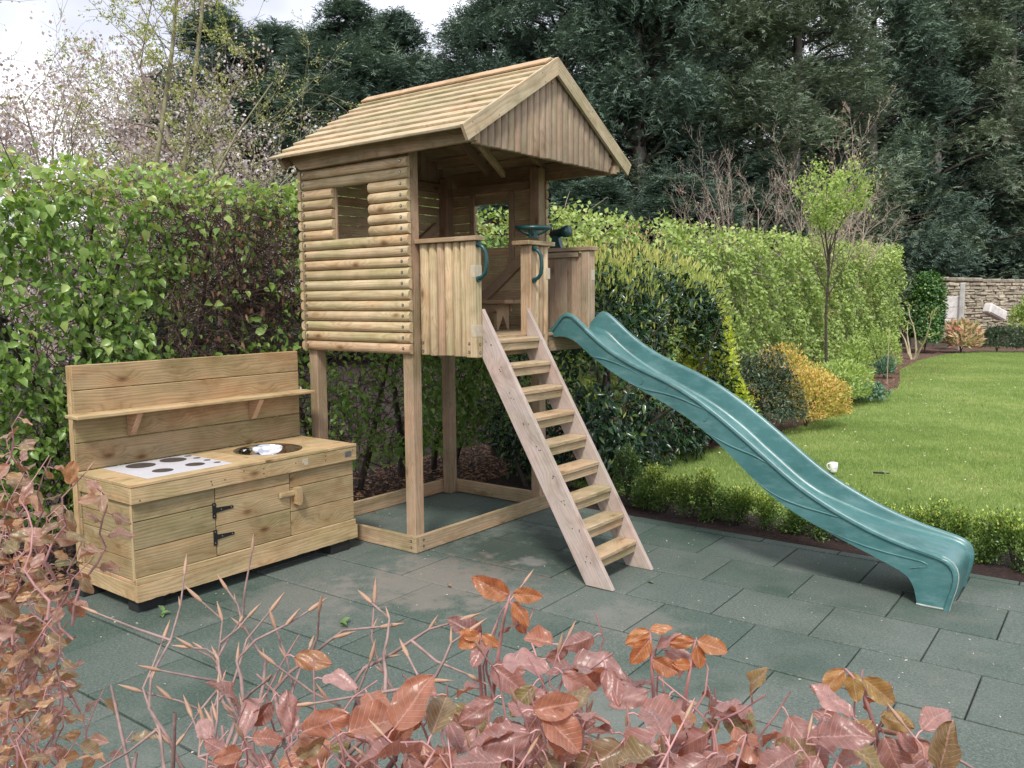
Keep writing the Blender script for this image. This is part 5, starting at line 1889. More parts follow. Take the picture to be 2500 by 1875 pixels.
P = tp_[idx] * np.array([1.05, 1.05, 1.0]) + rng.normal(size=(3000, 3)) * .07
ob('foliage', leaf_cloud('foliage', P, rdir(3000) * .6 + [0, 0, .2], rdir(3000) + [0, 0, .8], rng.uniform(.035, .08, 3000), rng.uniform(.022, .038, 3000), M['lime'], rng.random(3000), T_FOLD), yt)['kind'] = 'stuff'


def bare_tree(name, label, base, H, nst, spread, mat, o, bud=None, nb=0, cat='tree', lean=(0, 0), r0=.03, sides=4, budsize=(.03, .06)):
    t = thing(name, label, cat, tuple(base))
    polys, tips = [], []
    for i in range(nst):
        a = 2 * math.pi * i / nst + rng.uniform(-.4, .4)
        s = spread * rng.uniform(.5, 1.2)
        d = np.array([math.cos(a) * math.sin(s) + lean[0], math.sin(a) * math.sin(s) + lean[1], math.cos(s)])
        grow(polys, tips, (math.cos(a) * .05, math.sin(a) * .05, -0.03), nrmz(d), H * rng.uniform(.75, 1.1), r0, 0, o['max'], o)
    for q in polys:
        if q[2] == 0:
            ob('trunk', tubes([q[:2]], 7, mat, name='trunk'), t)
    me = branches(polys, 1, 9, sides, mat, 'branches')
    if me: ob('branches', me, t)['kind'] = 'stuff'
    if bud is not None and tips:
        tp_ = np.array([q[0] for q in tips]); td = np.array([q[1] for q in tips])
        idx = rng.integers(0, len(tp_), nb)
        P = tp_[idx] + rng.normal(size=(nb, 3)) * o.get('jit', .02)
        L = rng.uniform(budsize[0], budsize[1], nb)
        ob('foliage', leaf_cloud('foliage', P, td[idx] + rdir(nb) * .8, rdir(nb), L, L * o.get('asp', .5), bud, rng.random(nb), T_FOLD), t)['kind'] = 'stuff'
    return t


bare_tree('magnolia', 'leafless reddish twiggy shrub standing up behind the long hedge', gp(1895, 17.5), 4.1, 6, .58, M['twigr'],
          dict(kids=[11, 7, 4], seg=5, wob=.09, up=.10, spread=.65, len=.5, t00=.3, t0=.2, max=3, rmin=.0024, jit=.02, asp=.3), M['pinkleaf'], 500, 'shrub', r0=.018, budsize=(.03, .06))
bare_tree('magnolia', 'taller thin leafless shrub with buds right of the reddish twiggy one', gp(2075, 19.0), 5.0, 3, .16, M['twigr'],
          dict(kids=[16, 7, 4], seg=6, wob=.09, up=.08, spread=.75, len=.36, t00=.45, t0=.2, max=3, rmin=.0035, jit=.02, asp=.3), M['pinkleaf'], 420, 'shrub', r0=.022, budsize=(.04, .07))
bare_tree('contorted_shrub', 'small pale stemmed shrub with bent bare stems on the bark mulch', gp(2236, 22.8), 1.35, 5, .38, M['twigpale'],
          dict(kids=[2, 2], seg=6, wob=.17, up=.05, spread=.6, len=.4, t00=.5, max=1, rmin=.012, jit=.05, asp=.5), M['lime'], 90, 'shrub', r0=.034, budsize=(.07, .12))
st = gp(2173, 16.2)
bs = thing('garden_cane', 'thin upright garden cane left of the contorted bare shrub', 'cane', tuple(st))
ob('cane', tubes([(np.array([[0, 0, 0], [0.005, 0, 1.1]]), np.array([.007, .006]))], 6, M['twigpale'], name='cane'), bs)

# ================================================================== STONE WALL, POST
wp0 = at(2230, 731, 28.2); wp1 = at(2700, 731, 31.5)
wd = np.array([wp1[0] - wp0[0], wp1[1] - wp0[1], 0]); WL = np.linalg.norm(wd); wd /= WL
wn_ = np.array([wd[1], -wd[0], 0])                         # towards the camera
wall = thing('stone_wall', 'old rubble stone garden wall at the far end of the lawn', 'wall', (wp0[0], wp0[1], 0))
core = chamfer_box(WL, 0.38, 2.2, 0.01, plain('wall_core', (0.10, 0.085, 0.07), .95, var=.4, vs=6, bmp=.5))
ang = math.atan2(wd[1], wd[0])


def wmat(s, z, off=0.0, rot=0.0):
    c = wd * s + wn_ * off
    return Matrix.Translation((c[0], c[1], z)) @ Matrix.Rotation(ang, 4, 'Z') @ Matrix.Rotation(rot, 4, 'Y')


o = ob('wall_core', core, wall); o.matrix_basis = wmat(WL / 2, 1.07, -0.22)
st_v = []
for i in range(8):
    L_, H_, D_ = rng.uniform(.26, .5), rng.uniform(.085, .14), .2
    me = chamfer_box(round(L_, 3), D_, round(H_, 3), round(rng.uniform(.012, .022), 3), M['stone']).copy()
    co = np.empty(len(me.vertices) * 3, np.float32); me.vertices.foreach_get('co', co)
    me.vertices.foreach_set('co', co + rng.normal(size=len(co)).astype(np.float32) * .008)
    st_v.append((me, L_, H_))
z = 0.55; ns = 0
while z < 2.14 and ns < 298:
    h = rng.uniform(.055, .135)
    s = rng.uniform(-.2, 0) + 0.9
    while s < 5.2:
        w_ = rng.uniform(.14, .52)
        me, L_, H_ = st_v[rng.integers(0, 8)]
        o = ob('stone', me, wall)
        o.matrix_basis = wmat(s + w_ / 2, z + h / 2 + rng.normal() * .006, -0.07 + rng.uniform(-.035, .035), rng.normal() * .045) @ Matrix.Diagonal((w_ / L_ * rng.uniform(.86, .98), 1, h / H_ * rng.uniform(.70, .98), 1))
        s += w_; ns += 1
    z += h
cop = plain('weathered_coping', (0.30, 0.255, 0.20), .95, var=.45, vs=5, bmp=.8, bs=18)
s = 0.3
while s < WL:
    cl_ = rng.uniform(.45, .9)
    o = ob('coping_stone', chamfer_box(round(cl_, 2), 0.48, 0.14, 0.035, cop), wall)
    o.matrix_basis = wmat(s + cl_ / 2, 2.215 + .03 * math.sin(s * 1.1) + rng.normal() * .010, -0.2, rng.normal() * .018)
    s += cl_ + .005
pb_ = gp(2349, 26.6)
pst = thing('concrete_post', 'pale concrete fence post standing in front of the stone wall', 'fence post', tuple(pb_))
o = ob('post', chamfer_box(0.14, 0.14, 2.12, 0.02, M['conc']), pst); o.location = (0, 0, 1.03)
pa = thing('gravel_board_panel', 'pale concrete board panel between the ivy block and the post', 'fence', tuple(gp(2326, 26.7)))
for z in (0.45, 0.80, 1.15, 1.50):
    o = ob('concrete_board', chamfer_box(0.62, 0.05, 0.335, 0.01, M['block']), pa)
    o.location = (0, 0, z); o.rotation_euler = (0, 0, ang)
bk = thing('stone_block', 'pale weathered stone block leaning against the stone wall', 'stone block', tuple(gp(2430, 27.6, 1.0)))
me = chamfer_box(0.85, 0.32, 0.34, 0.05, M['block']).copy()
o = ob('block', me, bk); o.rotation_euler = (0, math.radians(20), ang + .05); o.location = (0, 0, .15)

# ================================================================== BACKGROUND TREES
def conifer_mesh(seed, H, Rr, n, mat, tilt=1.0, openness=0.0):
    """Yew / cypress crown: drooping feathery sprays gathered into limbs-sized clumps."""
    r = np.random.default_rng(seed)
    nc = 120
    t = r.random(nc) ** 0.85
    zc = 0.4 + t * (H - 0.6)
    prof = np.interp(t, [0, .15, .5, .8, 1], [.85, 1.0, .82, .44, .05])
    a = r.uniform(0, 2 * math.pi, nc)
    rc = Rr * prof * (0.55 + 0.45 * r.random(nc))
    C = np.stack([np.cos(a) * rc, np.sin(a) * rc, zc], 1)
    ctint = r.random(nc)
    ci = r.integers(0, nc, n)
    sz = (0.55 + 0.45 * (1 - t[ci])) * Rr / 3.2
    off = r.normal(size=(n, 3)) * np.array([.50, .50, .26]) * sz[:, None]
    off[:, 2] -= 0.42 * (off[:, 0] ** 2 + off[:, 1] ** 2) / sz
    P = C[ci] + off
    outd = np.stack([np.cos(a[ci]), np.sin(a[ci]), np.full(n, 0.15)], 1)
    P0, D0, N0, L0, W0, T0 = [], [], [], [], [], []
    main = nrmz(outd + r.normal(size=(n, 3)) * 0.55 + np.array([0, 0, 0.25]))
    side = nrmz(np.cross(main, np.array([0, 0, 1.0]) + r.normal(size=(n, 3)) * .3))
    Ls = r.uniform(.15, .38, n)
    for k, (f, ang_) in enumerate(((0, 0), (.1, .8), (.2, -.75), (.4, .65), (.5, -.6), (.68, .5), (.78, -.45))):
        d = main * math.cos(ang_) + side * math.sin(ang_) + np.array([0, 0, -0.35]) * (0.4 + f)
        P0.append(P + main * (Ls * f)[:, None]); D0.append(d)
        N0.append(nrmz(np.cross(main, side)) + r.normal(size=(n, 3)) * .4)
        L0.append(Ls * (0.50 if k else 1.0)); W0.append(r.uniform(.009, .020, n))
        T0.append(np.clip(ctint[ci] * .45 + r.random(n) * .35 + .2 * (off[:, 2] / (.26 * sz) > 0.3), 0, 1))  # tops of clumps tinted lighter, light from above put into the colour
    Pa, Da, Na, La, Wa, Ta = map(np.concatenate, (P0, D0, N0, L0, W0, T0))
    Sd = nrmz(np.cross(Na, nrmz(Da)))
    Dn = nrmz(Da)
    V = np.stack([Pa, Pa + Dn * (La * .5)[:, None] + Sd * Wa[:, None], Pa + Dn * La[:, None], Pa + Dn * (La * .5)[:, None] - Sd * Wa[:, None]], 1).reshape(-1, 3)
    Fa = np.arange(len(V)).reshape(-1, 4)
    me = mesh_from('crown', V, Fa, mat, tint=Ta)
    pls = []
    for i in range(nc):
        b = np.array([0, 0, max(C[i][2] - rc[i] * .35, .3)])
        pls.append((np.array([b, (b + C[i]) / 2 + [0, 0, .2], C[i]]), np.array([.06, .04, .015])))
    lm = tubes(pls, 4, M['bark'], name='limbs')
    tm = tubes([(np.array([[0, 0, -.1], [.1, .05, H * .3], [-.05, .1, H * .6], [0, 0, H * .93]]), np.array([.32, .24, .15, .03]))], 9, M['barkgrey'], name='trunk')
    return me, lm, tm


protos = {
    'a': conifer_mesh(11, 12.0, 3.3, 25000, M['yew']),
    'b': conifer_mesh(12, 14.0, 3.6, 28000, M['yewo']),
    'c': conifer_mesh(13, 10.0, 2.9, 20000, M['yew']),
}
conifers = [  # u, distance, height, radius scale, proto, label
    (425, 31, 9.9, 1.0, 'c', 'dark conifer showing behind the cherry blossom, furthest left'),
    (560, 29, 11.6, 1.0, 'a', 'dark conifer directly behind the cherry blossom'),
    (700, 31, 11.6, 1.0, 'c', 'dark conifer between the cherry blossom and the playhouse roof'),
    (850, 28, 11.3, 1.1, 'a', 'dark pointed conifer above the left slope of the playhouse roof'),
    (975, 30, 11.6, 1.0, 'c', 'narrow conifer left of the gap of sky'),
    (1100, 34, 9.7, .95, 'c', 'lower distant conifer in the gap of sky above the roof ridge'),
    (1200, 29, 12.8, .95, 'a', 'feathery conifer rising right of the gap of sky'),
    (1370, 28, 13.8, 1.0, 'a', 'broad blue-green conifer behind the playhouse gable'),
    (1560, 27, 14.0, 1.05, 'c', 'tall dark conifer right of the playhouse roof'),
    (1740, 28, 14.6, 1.0, 'b', 'olive green yew behind the leafless reddish shrub'),
    (1925, 30, 15.6, 1.05, 'b', 'olive green yew behind the young lime tree'),
    (2110, 34.5, 17.0, 1.1, 'a', 'dark yew with sky peeping through high up, left of the ivy block'),
    (2275, 37, 17.0, 1.15, 'b', 'tall olive yew above the ivy block'),
    (2440, 39, 18.0, 1.2, 'a', 'dark tall yew above the stone wall'),
    (2620, 40, 18.5, 1.2, 'c', 'very dark conifer at the right edge above the stone wall'),
]
for i, (u, d, H, rs, k_, lab) in enumerate(conifers):
    me, lm, tm = protos[k_]
    H0 = {'a': 12.0, 'b': 14.0, 'c': 10.0}[k_]
    t = thing('conifer', lab, 'tree', tuple(gp(u, d, -.03)), 'conifers behind the garden')
    a = ob('crown', me, t); a['kind'] = 'stuff'
    ob('limbs', lm, t)['kind'] = 'stuff'
    ob('trunk', tm, t)
    t.rotation_euler = (0, 0, i * 1.7)
    t.scale = (rs * 1.1, rs * 1.1, H / H0)
# second, denser rank that closes the dark gaps between the crowns
for i, (u, d, H) in enumerate(((640, 36, 9.5), (1290, 36, 13.0), (1470, 35, 14.5), (1650, 34, 15.0), (1840, 36, 13.0), (2020, 40, 12.5), (2190, 41, 13.0), (2360, 44, 18.5), (2540, 44, 18.5))):
    me, lm, tm = protos['c' if i % 2 else 'a']
    H0 = 10.0 if i % 2 else 12.0
    t = thing('conifer', 'dark conifer of the rear rank, mostly hidden by the trees in front', 'tree', tuple(gp(u, d, -.03)), 'rear rank of conifers')
    ob('crown', me, t)['kind'] = 'stuff'
    ob('trunk', tm, t)
    t.rotation_euler = (0, 0, i * 2.3 + 1)
    t.scale = (1.25, 1.25, H / H0)
# yew undergrowth under the trees, behind hedge and wall
for i, (u, d, H) in enumerate(((1250, 24, 4.5), (1450, 23.5, 5.0), (1650, 23, 5.0), (1850, 26, 6), (2050, 34, 7), (2230, 36, 7), (2400, 38, 7.5), (2600, 38.5, 7.5), (900, 24, 5.5), (700, 24, 5), (540, 24, 5), (340, 25, 4.6), (140, 25, 3.9), (-60, 24, 3.9), (-260, 22, 4))):
    me, lm, tm = protos['c']
    t = thing('yew_bush', 'low dark evergreen bush at the foot of the conifer belt beyond the hedge', 'shrub', tuple(gp(u, d, -.03)), 'dark evergreen bushes under the conifers')
    ob('crown', me, t)['kind'] = 'stuff'
    t.rotation_euler = (0, 0, i * 1.3 + .5)
    t.scale = (.95, .95, H / 10.0)

# cherry in blossom
def blossom_tree(name, label, base, H, nst, spread, nb, seedkids, lean=(0, 0)):
    return bare_tree(name, label, base, H, nst, spread, M['twigcherry'],
                     dict(kids=seedkids, seg=6, wob=.13, up=.02, spread=.75, len=.55, t00=.35, t0=.15, max=3, rmin=.0035, jit=.085, asp=.85), M['blossom'], nb, 'tree', lean, r0=.07, budsize=(.03, .075))


blossom_tree('cherry_tree', 'cherry tree in pale pink blossom behind the hedge, left of the playhouse', gp(470, 14.5, -.03), 5.4, 6, .46, 24000, [12, 7, 5])
blossom_tree('cherry_tree', 'pale blossom tree low behind the hedge at the left edge', gp(60, 14.0, -.03), 3.1, 4, .8, 13000, [11, 7, 5])
# lichen-covered trees coming into leaf
LO = dict(kids=[40, 9, 4], seg=8, wob=.11, wob0=.045, up=.02, spread=1.25, len=.24, rad=.27, t00=.16, t0=.12, max=3, rmin=.003, jit=.025, asp=.45)
bare_tree('lichen_tree', 'straight lichen-green trunk with budding twigs, left one of the pair behind the hedge', gp(297, 11.0, -.03), 9.6, 1, .03, M['barkg'], LO, M['bud'], 7500, 'tree', (-.02, .0), r0=.050, budsize=(.025, .055))
bare_tree('lichen_tree', 'straight lichen-green trunk with budding twigs, right one of the pair behind the hedge', gp(385, 11.6, -.03), 9.2, 1, .03, M['barkg'], LO, M['bud'], 7500, 'tree', (-.01, .02), r0=.044, budsize=(.025, .055))
bare_tree('lichen_tree', 'low wide budding tree with dark bent stems behind the hedge', gp(215, 9.5, -.03), 5.0, 6, .62, M['barkg'],
          dict(kids=[8, 6, 4], seg=7, wob=.13, up=.02, spread=.8, len=.5, t00=.3, t0=.15, max=3, rmin=.003, jit=.02, asp=.45), M['bud'], 9000, 'tree', (.1, .1), r0=.03, budsize=(.015, .04))

# ================================================================== GRASS
def blades(name, n, lo, hi, h0, h1, inside):
    P = np.stack([rng.uniform(lo[0], hi[0], n), rng.uniform(lo[1], hi[1], n), np.full(n, -0.012)], 1)
    P = P[inside(P)]
    n = len(P)
    D = rdir(n) * .45 + [0, 0, 1]
    L = rng.uniform(h0, h1, n)
    tint = np.clip(rng.random(n) * .7 + .25 * fbm(P[:, 0], P[:, 1], 1.5, .3) + .18 * fbm(P[:, 0], P[:, 1], 5.3, 1.1) + .14, 0, .96)
    tint[rng.random(n) < .035] = 1.0
    me = leaf_cloud(name, P, D, rdir(n), L, L * .10 + .0015, M['grass'], tint, T_STRIP)
    return tag(ob(name, me), None, None, None, 'stuff')


def in_lawn(P):
    lim = np.interp(P[:, 1], [2.35, 3.6, 4.6, 5.6, 7, 8.4, 10, 11.3, 12.7, 14.2, 17, 20.5, 23.2, 24.6], [-.9, -.5, -.1, 0.0, .15, .2, -.1, 0, .05, -.25, -.9, -1.2, -1.1, -.6])
    right = CAM[0] + (P[:, 1] - CAM[1]) * 0.0 + 2.2
    return (P[:, 0] > lim + .02 * np.sin(P[:, 1] * 9)) & (P[:, 0] < right)


blades('lawn_grass', 150000, (-1.0, 2.3), (4.2, 8.0), .018, .042, in_lawn)
blades('far_lawn_grass', 130000, (-1.3, 8.0), (4.2, 25.4), .025, .055, in_lawn)

# ================================================================== COPPER BEECH HEDGE IN THE FOREGROUND
fg = thing('copper_beech_hedge', 'low copper beech hedge with bronze pink leaves and bare twigs nearest the camera', 'hedge', tuple(gp(1100, 1.1)))
fb_ = np.array(fg.location)


def copper_leaf_mesh(seed):
    r = np.random.default_rng(seed)
    nu, nv = 19, 9
    V, UV = [], []
    bend = r.uniform(-.05, .5); cup = r.uniform(.05, .7) * (1 if seed % 3 else -.5); tw_ = r.uniform(-.45, .45); wid = r.uniform(.27, .35)
    wave = r.uniform(.01, .03)
    for i in range(nu):
        u = i / (nu - 1)
        hw_ = wid * (math.sin(math.pi * min(u, 1) ** 0.88)) ** 0.62 if 0 < u < 1 else 0.0
        hw_ *= 1 + 0.05 * math.sin(u * 57)
        for j in range(nv):
            v = (j / (nv - 1)) * 2 - 1
            y = v * hw_
            pl_ = abs(((u - abs(y) * .75) * 9) % 1 - .5) * 2
            z = -bend * u * u + cup * abs(y) * 1.2 + 0.045 * (pl_ - .5) * min(1, hw_ * 4) + wave * 1.5 * math.sin(v * 5 + u * 9 + seed) + .09 * abs(v) ** 3 * math.sin(u * (9 + seed % 5) + seed) * hw_ * 3 + tw_ * u * y
            V.append((u, y, z)); UV.append((u, y))
    Fc = [[i * nv + j, (i + 1) * nv + j, (i + 1) * nv + j + 1, i * nv + j + 1] for i in range(nu - 1) for j in range(nv - 1)]
    return mesh_from('copper_leaf', V, Fc, M['copper'], smooth=True, uv=UV)


clm = [copper_leaf_mesh(s) for s in range(22)]
clm2 = []
for m_ in clm:
    m2 = m_.copy(); m2.materials.clear(); m2.materials.append(M['copper2']); clm2.append(m2)
left_side = [False]
budm = tubes([(np.array([[0, 0, 0], [.25, .0, .01], [.6, 0, .03], [1, 0, .06]]), np.array([.05, .095, .07, .006]))], 7, M['budscale'], name='bud')
leaf_n = [0]
rest_leaves = []
twig_polys, shoot_polys = [], []


def put_leaf(p, d, nrm, L):
    x = Vector(d).normalized()
    y = Vector(nrm).cross(x)
    if y.length < 1e-3:
        y = Vector((1, 0, 0))
    Mx = mat_axes(Vector(p) - Vector(fb_), x, y) @ Matrix.Scale(L, 4)
    me = (clm2 if left_side[0] else clm)[rng.integers(0, len(clm))]
    if leaf_n[0] < (296 if left_side[0] else 215):
        o = bpy.data.objects.new('leaf', me)
        link(o, fg)
        o.matrix_basis = Mx
        leaf_n[0] += 1
    else:
        rest_leaves.append((me, Mx))


def put_bud(p, d, L):
    x = Vector(d).normalized()
    y = Vector((0, 0, 1)).cross(x)
    o = bpy.data.objects.new('bud', budm)
    link(o, fg)
    o.matrix_basis = mat_axes(Vector(p) - Vector(fb_), x, y) @ Matrix.Scale(L, 4)


def toward(): 
    return nrmz(CAM - fb_ - np.array([0, 0, .6]))


def shoot(base, tip, nl, Ls, leafy=True, droop=.8, r=.0017, buds=True, arch=.06):
    """A twig from base to tip: leaves alternate left and right, long pointed buds when bare."""
    base, tip = np.array(base, float), np.array(tip, float)
    k = 9
    side = np.cross(tip - base, [0, 0, 1.0]); side = nrmz(side)
    a1, a2 = rng.uniform(-arch, arch), rng.uniform(-arch, arch)
    pts = []
    for i in range(k + 1):
        t = i / k
        q = base * (1 - t) + tip * t + side * (math.sin(t * math.pi) * a1 + .012 * math.sin(t * 14 + a2 * 90)) + np.array([0, 0, math.sin(t * math.pi) * a2 * .5])
        q = q + rng.normal(size=3) * .0025
        pts.append(q)
    pts = np.array(pts)
    mine = [(pts - fb_, np.linspace(r * 1.7, r * .55, k + 1))]
    cd = nrmz(CAM - tip)
    for j in range(nl):
        t = (0.14 if leafy else .3) + (0.86 if leafy else .7) * (j + .5) / nl
        i = min(int(t * k), k - 1)
        p = pts[i] + (pts[i + 1] - pts[i]) * (t * k - i)
        ax = nrmz(pts[i + 1] - pts[i])
        sgn = 1 if j % 2 else -1
        s = nrmz(np.cross(ax, cd)) * sgn
        if leafy:
            d = nrmz(ax * .45 + s * rng.uniform(.5, 1.0) + np.array([0, 0, -droop * rng.uniform(.3, 1.2)]) + rng.normal(size=3) * .22 + cd * rng.uniform(-.1, .35))
            nn = cd * rng.uniform(.25, 1.0) + np.array([0, 0, rng.uniform(.3, .9)]) + rng.normal(size=3) * .38
            pe = p + d * .012
            mine.append((np.array([p, p + d * .006 + [0, 0, .002], pe]) - fb_, np.array([.0011, .0010, .0009])))
            put_leaf(pe, d, nn, Ls * rng.uniform(.6, 1.15))
        else:
            d = nrmz(ax * 1.1 + s * .45)
            put_bud(p, d, Ls * rng.uniform(.35, 1.1))
    if not leafy or buds and rng.random() < .3:
        put_bud(pts[-1], pts[-1] - pts[-2], (.024 if leafy else Ls) * rng.uniform(.9, 1.2))
    ob('shoot' if leafy else 'twig', tubes(mine, 6, M['shoot'] if leafy else M['coppertwig'], name='shoot'), fg)
    return pts


# named tips of the hedge as they stand up in view (u, v, distance, leaves, leaf length)
leafy_tips_ = [(1252, 1425, 1.16, 4, .058), (1300, 1480, 1.14, 3, .050), (1215, 1520, 1.10, 5, .060), (1462, 1500, 1.12, 3, .052), (1560, 1550, 1.10, 4, .055), (1605, 1545, 1.12, 4, .052), (1705, 1555, 1.10, 5, .055),
              (1400, 1560, 1.02, 5, .062), (1480, 1580, .98, 6, .066), (1350, 1600, .95, 6, .064), (1290, 1610, 1.0, 5, .062), (1180, 1580, 1.02, 4, .055), (705, 1560, 1.15, 4, .052), (760, 1610, 1.1, 4, .05), (640, 1640, 1.15, 3, .045),
              (900, 1650, 1.0, 5, .062), (985, 1640, 1.02, 4, .058), (1090, 1660, .98, 5, .058), (1640, 1650, .98, 5, .058), (1760, 1690, .98, 4, .055), (1850, 1690, .92, 5, .066), (1900, 1670, .92, 4, .064), (2085, 1635, .98, 4, .058),
              (2150, 1660, .98, 5, .06), (2010, 1690, .96, 4, .056), (2180, 1760, .92, 4, .055), (2100, 1760, .9, 5, .06), (1980, 1800, .88, 4, .058), (620, 1720, 1.05, 5, .052), (560, 1790, 1.0, 5, .052),
              (2260, 1830, .95, 3, .045), (1500, 1700, .92, 6, .068), (1600, 1740, .90, 5, .062), (1240, 1720, .82, 6, .066), (1330, 1700, .82, 6, .066), (820, 1760, .88, 6, .062), (720, 1780, .92, 6, .060), (950, 1790, .86, 6, .062)]
for (u, v, d, nl, Ls) in leafy_tips_:
    Ls *= .92
    nl += 2
    tip = at(u, v, d)
    base = at(u + rng.uniform(-90, 90), 2150, d + rng.uniform(-.05, .15))
    base = tip + (base - tip) * min(1, .34 / np.linalg.norm(base - tip))
    shoot(base, tip, nl, Ls)
for i in range(115):
    u = rng.uniform(540, 2080); v = rng.uniform(1740 + abs(u - 1350) * .07, 2030) ; d = rng.uniform(.78, 1.12)
    tip = at(u, v, d)
    base = tip + np.array([rng.uniform(-.08, .08), rng.uniform(-.08, .08), -.26])
    shoot(base, tip, 7, rng.uniform(.034, .052))
# left leafy corner, a little further off
left_side[0] = True
leaf_left = [(60, 1000, 1.9), (20, 1080, 1.7), (120, 1120, 1.75), (200, 1150, 1.65), (245, 1195, 1.62), (150, 1230, 1.7), (40, 1180, 1.7), (90, 1300, 1.7), (190, 1330, 1.66), (30, 1380, 1.7), (130, 1420, 1.75), (220, 1370, 1.7), (60, 1500, 1.8), (150, 1540, 1.85), (10, 1290, 1.6), (20, 1620, 1.75), (110, 1660, 1.8), (250, 1680, 1.9), (60, 1780, 1.7), (180, 1800, 1.7), (310, 1790, 1.7)]
for (u, v, d) in leaf_left:
    tip = at(u, v, d)
    base = at(u - rng.uniform(40, 170), v + 330, d + .1)
    shoot(base, tip, 8, .046, droop=.7, r=.002)
for i in range(44):
    u = abs(rng.normal()) * 110 - 60; v = rng.uniform(1060, 1900); d = rng.uniform(1.55, 2.1)
    tip = at(u, v, d)
    shoot(tip + np.array([rng.uniform(-.1, .1), rng.uniform(-.1, .1), -.28]), tip, 8, rng.uniform(.026, .044), droop=.7, r=.0016)
left_side[0] = False


def spray(stem, leaves, d, mat):
    """A young shoot standing clear of the rest, with its few leaves given one by one."""
    pts = [at(u, v, d + dd) for u, v, dd in stem]
    P_ = np.array(pts)
    t_ = np.linspace(0, 1, len(P_)); tt = np.linspace(0, 1, 12)
    Q_ = np.stack([np.interp(tt, t_, P_[:, i]) for i in range(3)], 1)
    Q_[1:-1] = (Q_[:-2] + Q_[1:-1] * 2 + Q_[2:]) / 4
    ob('shoot', tubes([(Q_ - fb_, np.linspace(.0032, .0014, 12))], 7, M['shoot'], name='shoot'), fg)
    for (u, v, a, px, tilt) in leaves:
        p = at(u, v, d)
        a = math.radians(a)
        cd = nrmz(CAM - p)
        dr = R2 * math.cos(a) + U2 * math.sin(a) + cd * tilt
        side = np.cross(cd, dr)
        nn = cd + side * rng.uniform(-.5, .5) + np.array([0, 0, .25])
        me = clm[rng.integers(0, len(clm))].copy()
        me.materials.clear(); me.materials.append(mat)
        x = Vector(dr).normalized()
        o = bpy.data.objects.new('leaf', me)
        link(o, fg)
        o.matrix_basis = mat_axes(Vector(p - fb_), x, Vector(nn).cross(x)) @ Matrix.Scale(px * d / FPX, 4)


spray([(1200, 1720, .05), (1222, 1560, .03), (1232, 1500, .0), (1246, 1450, 0)], [(1243, 1452, 157, 100, .1), (1252, 1450, -6, 70, .2), (1252, 1470, -48, 72, .1)], 1.12, M['copper3'])
spray([(1180, 1760, .05), (1170, 1620, .0), (1172, 1545, 0)], [(1170, 1550, -150, 58, .2), (1176, 1550, -35, 52, .1), (1172, 1560, 160, 55, .1)], 1.10, M['copper3'])
spray([(1600, 1760, .05), (1592, 1640, .0), (1587, 1536, 0)], [(1587, 1538, 12, 54, .2), (1585, 1540, -150, 66, .1), (1588, 1560, -128, 78, .1), (1592, 1610, -28, 70, .2)], 1.08, M['copper3'])
spray([(1660, 1790, .05), (1680, 1660, .0), (1698, 1562, 0)], [(1695, 1564, 190, 62, .2), (1702, 1566, -18, 78, .1), (1700, 1575, -80, 58, .1), (1688, 1625, 175, 52, .2)], 1.08, M['copper3'])
spray([(2150, 1840, .05), (2125, 1740, .0), (2100, 1670, 0), (2062, 1632, 0)], [(2060, 1634, -130, 78, .1), (2105, 1655, -38, 100, .15), (2150, 1748, -20, 92, .1), (2080, 1642, -80, 70, .2), (2130, 1760, -140, 88, .1)], .98, M['copper4'])
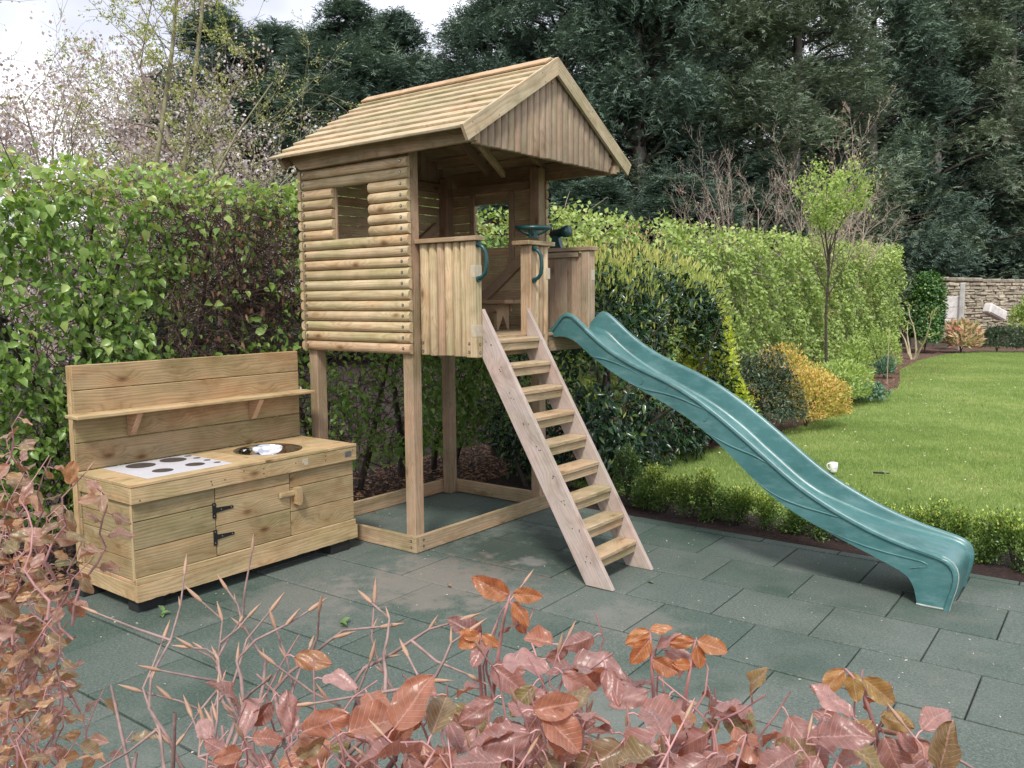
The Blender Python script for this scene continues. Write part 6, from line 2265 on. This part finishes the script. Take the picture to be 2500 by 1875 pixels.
# bare twigs with long pointed buds
bare = [(470, 1395, 1.45), (500, 1470, 1.4), (535, 1440, 1.5), (330, 1500, 1.5), (480, 1575, 1.35), (560, 1600, 1.35), (665, 1490, 1.3), (745, 1487, 1.25), (690, 1530, 1.25), (810, 1550, 1.2), (908, 1472, 1.22), (1018, 1498, 1.2), (925, 1530, 1.2),
        (1130, 1520, 1.15), (1150, 1550, 1.12), (1048, 1560, 1.15), (1000, 1600, 1.1), (420, 1650, 1.3), (380, 1570, 1.4), (600, 1560, 1.3), (520, 1700, 1.2), (300, 1600, 1.4), (690, 1620, 1.15), (210, 1480, 1.6), (350, 1690, 1.35), (2130, 1790, .95), (2215, 1795, 1.0), (2240, 1775, 1.0), (450, 1760, 1.25), (250, 1560, 1.5)]
for (u, v, d) in bare[::2] + bare[1:14:3]:
    tip = at(u, v, d)
    bu = u * .55 + 300 if u < 1300 else u
    base = at(bu + rng.uniform(-60, 60), 2000, d - .1)
    pts = shoot(base, tip, int(rng.integers(2, 5)), .034, leafy=False, r=.0026, arch=.12)
    for q in range(1):
        i = rng.integers(3, 8)
        p = pts[i]
        e = p + nrmz(pts[i + 1] - pts[i] + rng.normal(size=3) * .5 + np.array([0, 0, .3])) * rng.uniform(.05, .13)
        twig_polys.append((np.array([p, (p + e) / 2 + rng.normal(size=3) * .004, e]) - fb_, np.array([.0024, .0019, .0013])))
        put_bud(e, e - p, .032)
# thicker old wood low down
for i in range(16):
    u = rng.uniform(150, 2000)
    a = at(u, 2250, rng.uniform(.9, 1.35)); a[2] = 0.35
    b = at(u + rng.uniform(-260, 260), rng.uniform(1640, 1850) if u < 1000 else rng.uniform(1800, 1900), rng.uniform(1.0, 1.4))
    mid = (a + b) / 2 + rng.normal(size=3) * .04
    twig_polys.append((np.array([a, mid, b]) - fb_, np.array([.009, .0065, .0022])))
for q in twig_polys:
    ob('twig', tubes([q], 7, M['coppertwig'], name='twig'), fg)
for mi_, mt_ in ((0, M['copper']), (1, M['copper2'])):
    for part_ in range(4):                      # a few tone groups so that the joined leaves differ too
        Vs, Fs, UVs, b0 = [], [], [], 0
        for q_, (me, Mx) in enumerate(rest_leaves):
            if (me in clm2) != bool(mi_) or q_ % 4 != part_:
                continue
            nv = len(me.vertices)
            co = np.empty(nv * 3, np.float32); me.vertices.foreach_get('co', co)
            A = np.array(Mx)
            Vs.append(co.reshape(-1, 3) @ A[:3, :3].T + A[:3, 3])
            li = np.empty(len(me.loops), np.int32); me.loops.foreach_get('vertex_index', li)
            uvv = np.empty(len(me.loops) * 2, np.float32); me.uv_layers[0].data.foreach_get('uv', uvv)
            vu = np.zeros((nv, 2), np.float32); vu[li] = uvv.reshape(-1, 2)
            UVs.append(vu)
            Fs.append(li.reshape(-1, 4) + b0); b0 += nv
        if Vs:
            o = ob('foliage', mesh_from('foliage', np.concatenate(Vs), np.concatenate(Fs), mt_, smooth=True, uv=np.concatenate(UVs)), fg)
            o['kind'] = 'stuff'
print('copper leaves', leaf_n[0], 'rest', len(rest_leaves), 'stones', ns)
print('tris', sum(len(m.polygons) for m in bpy.data.meshes))
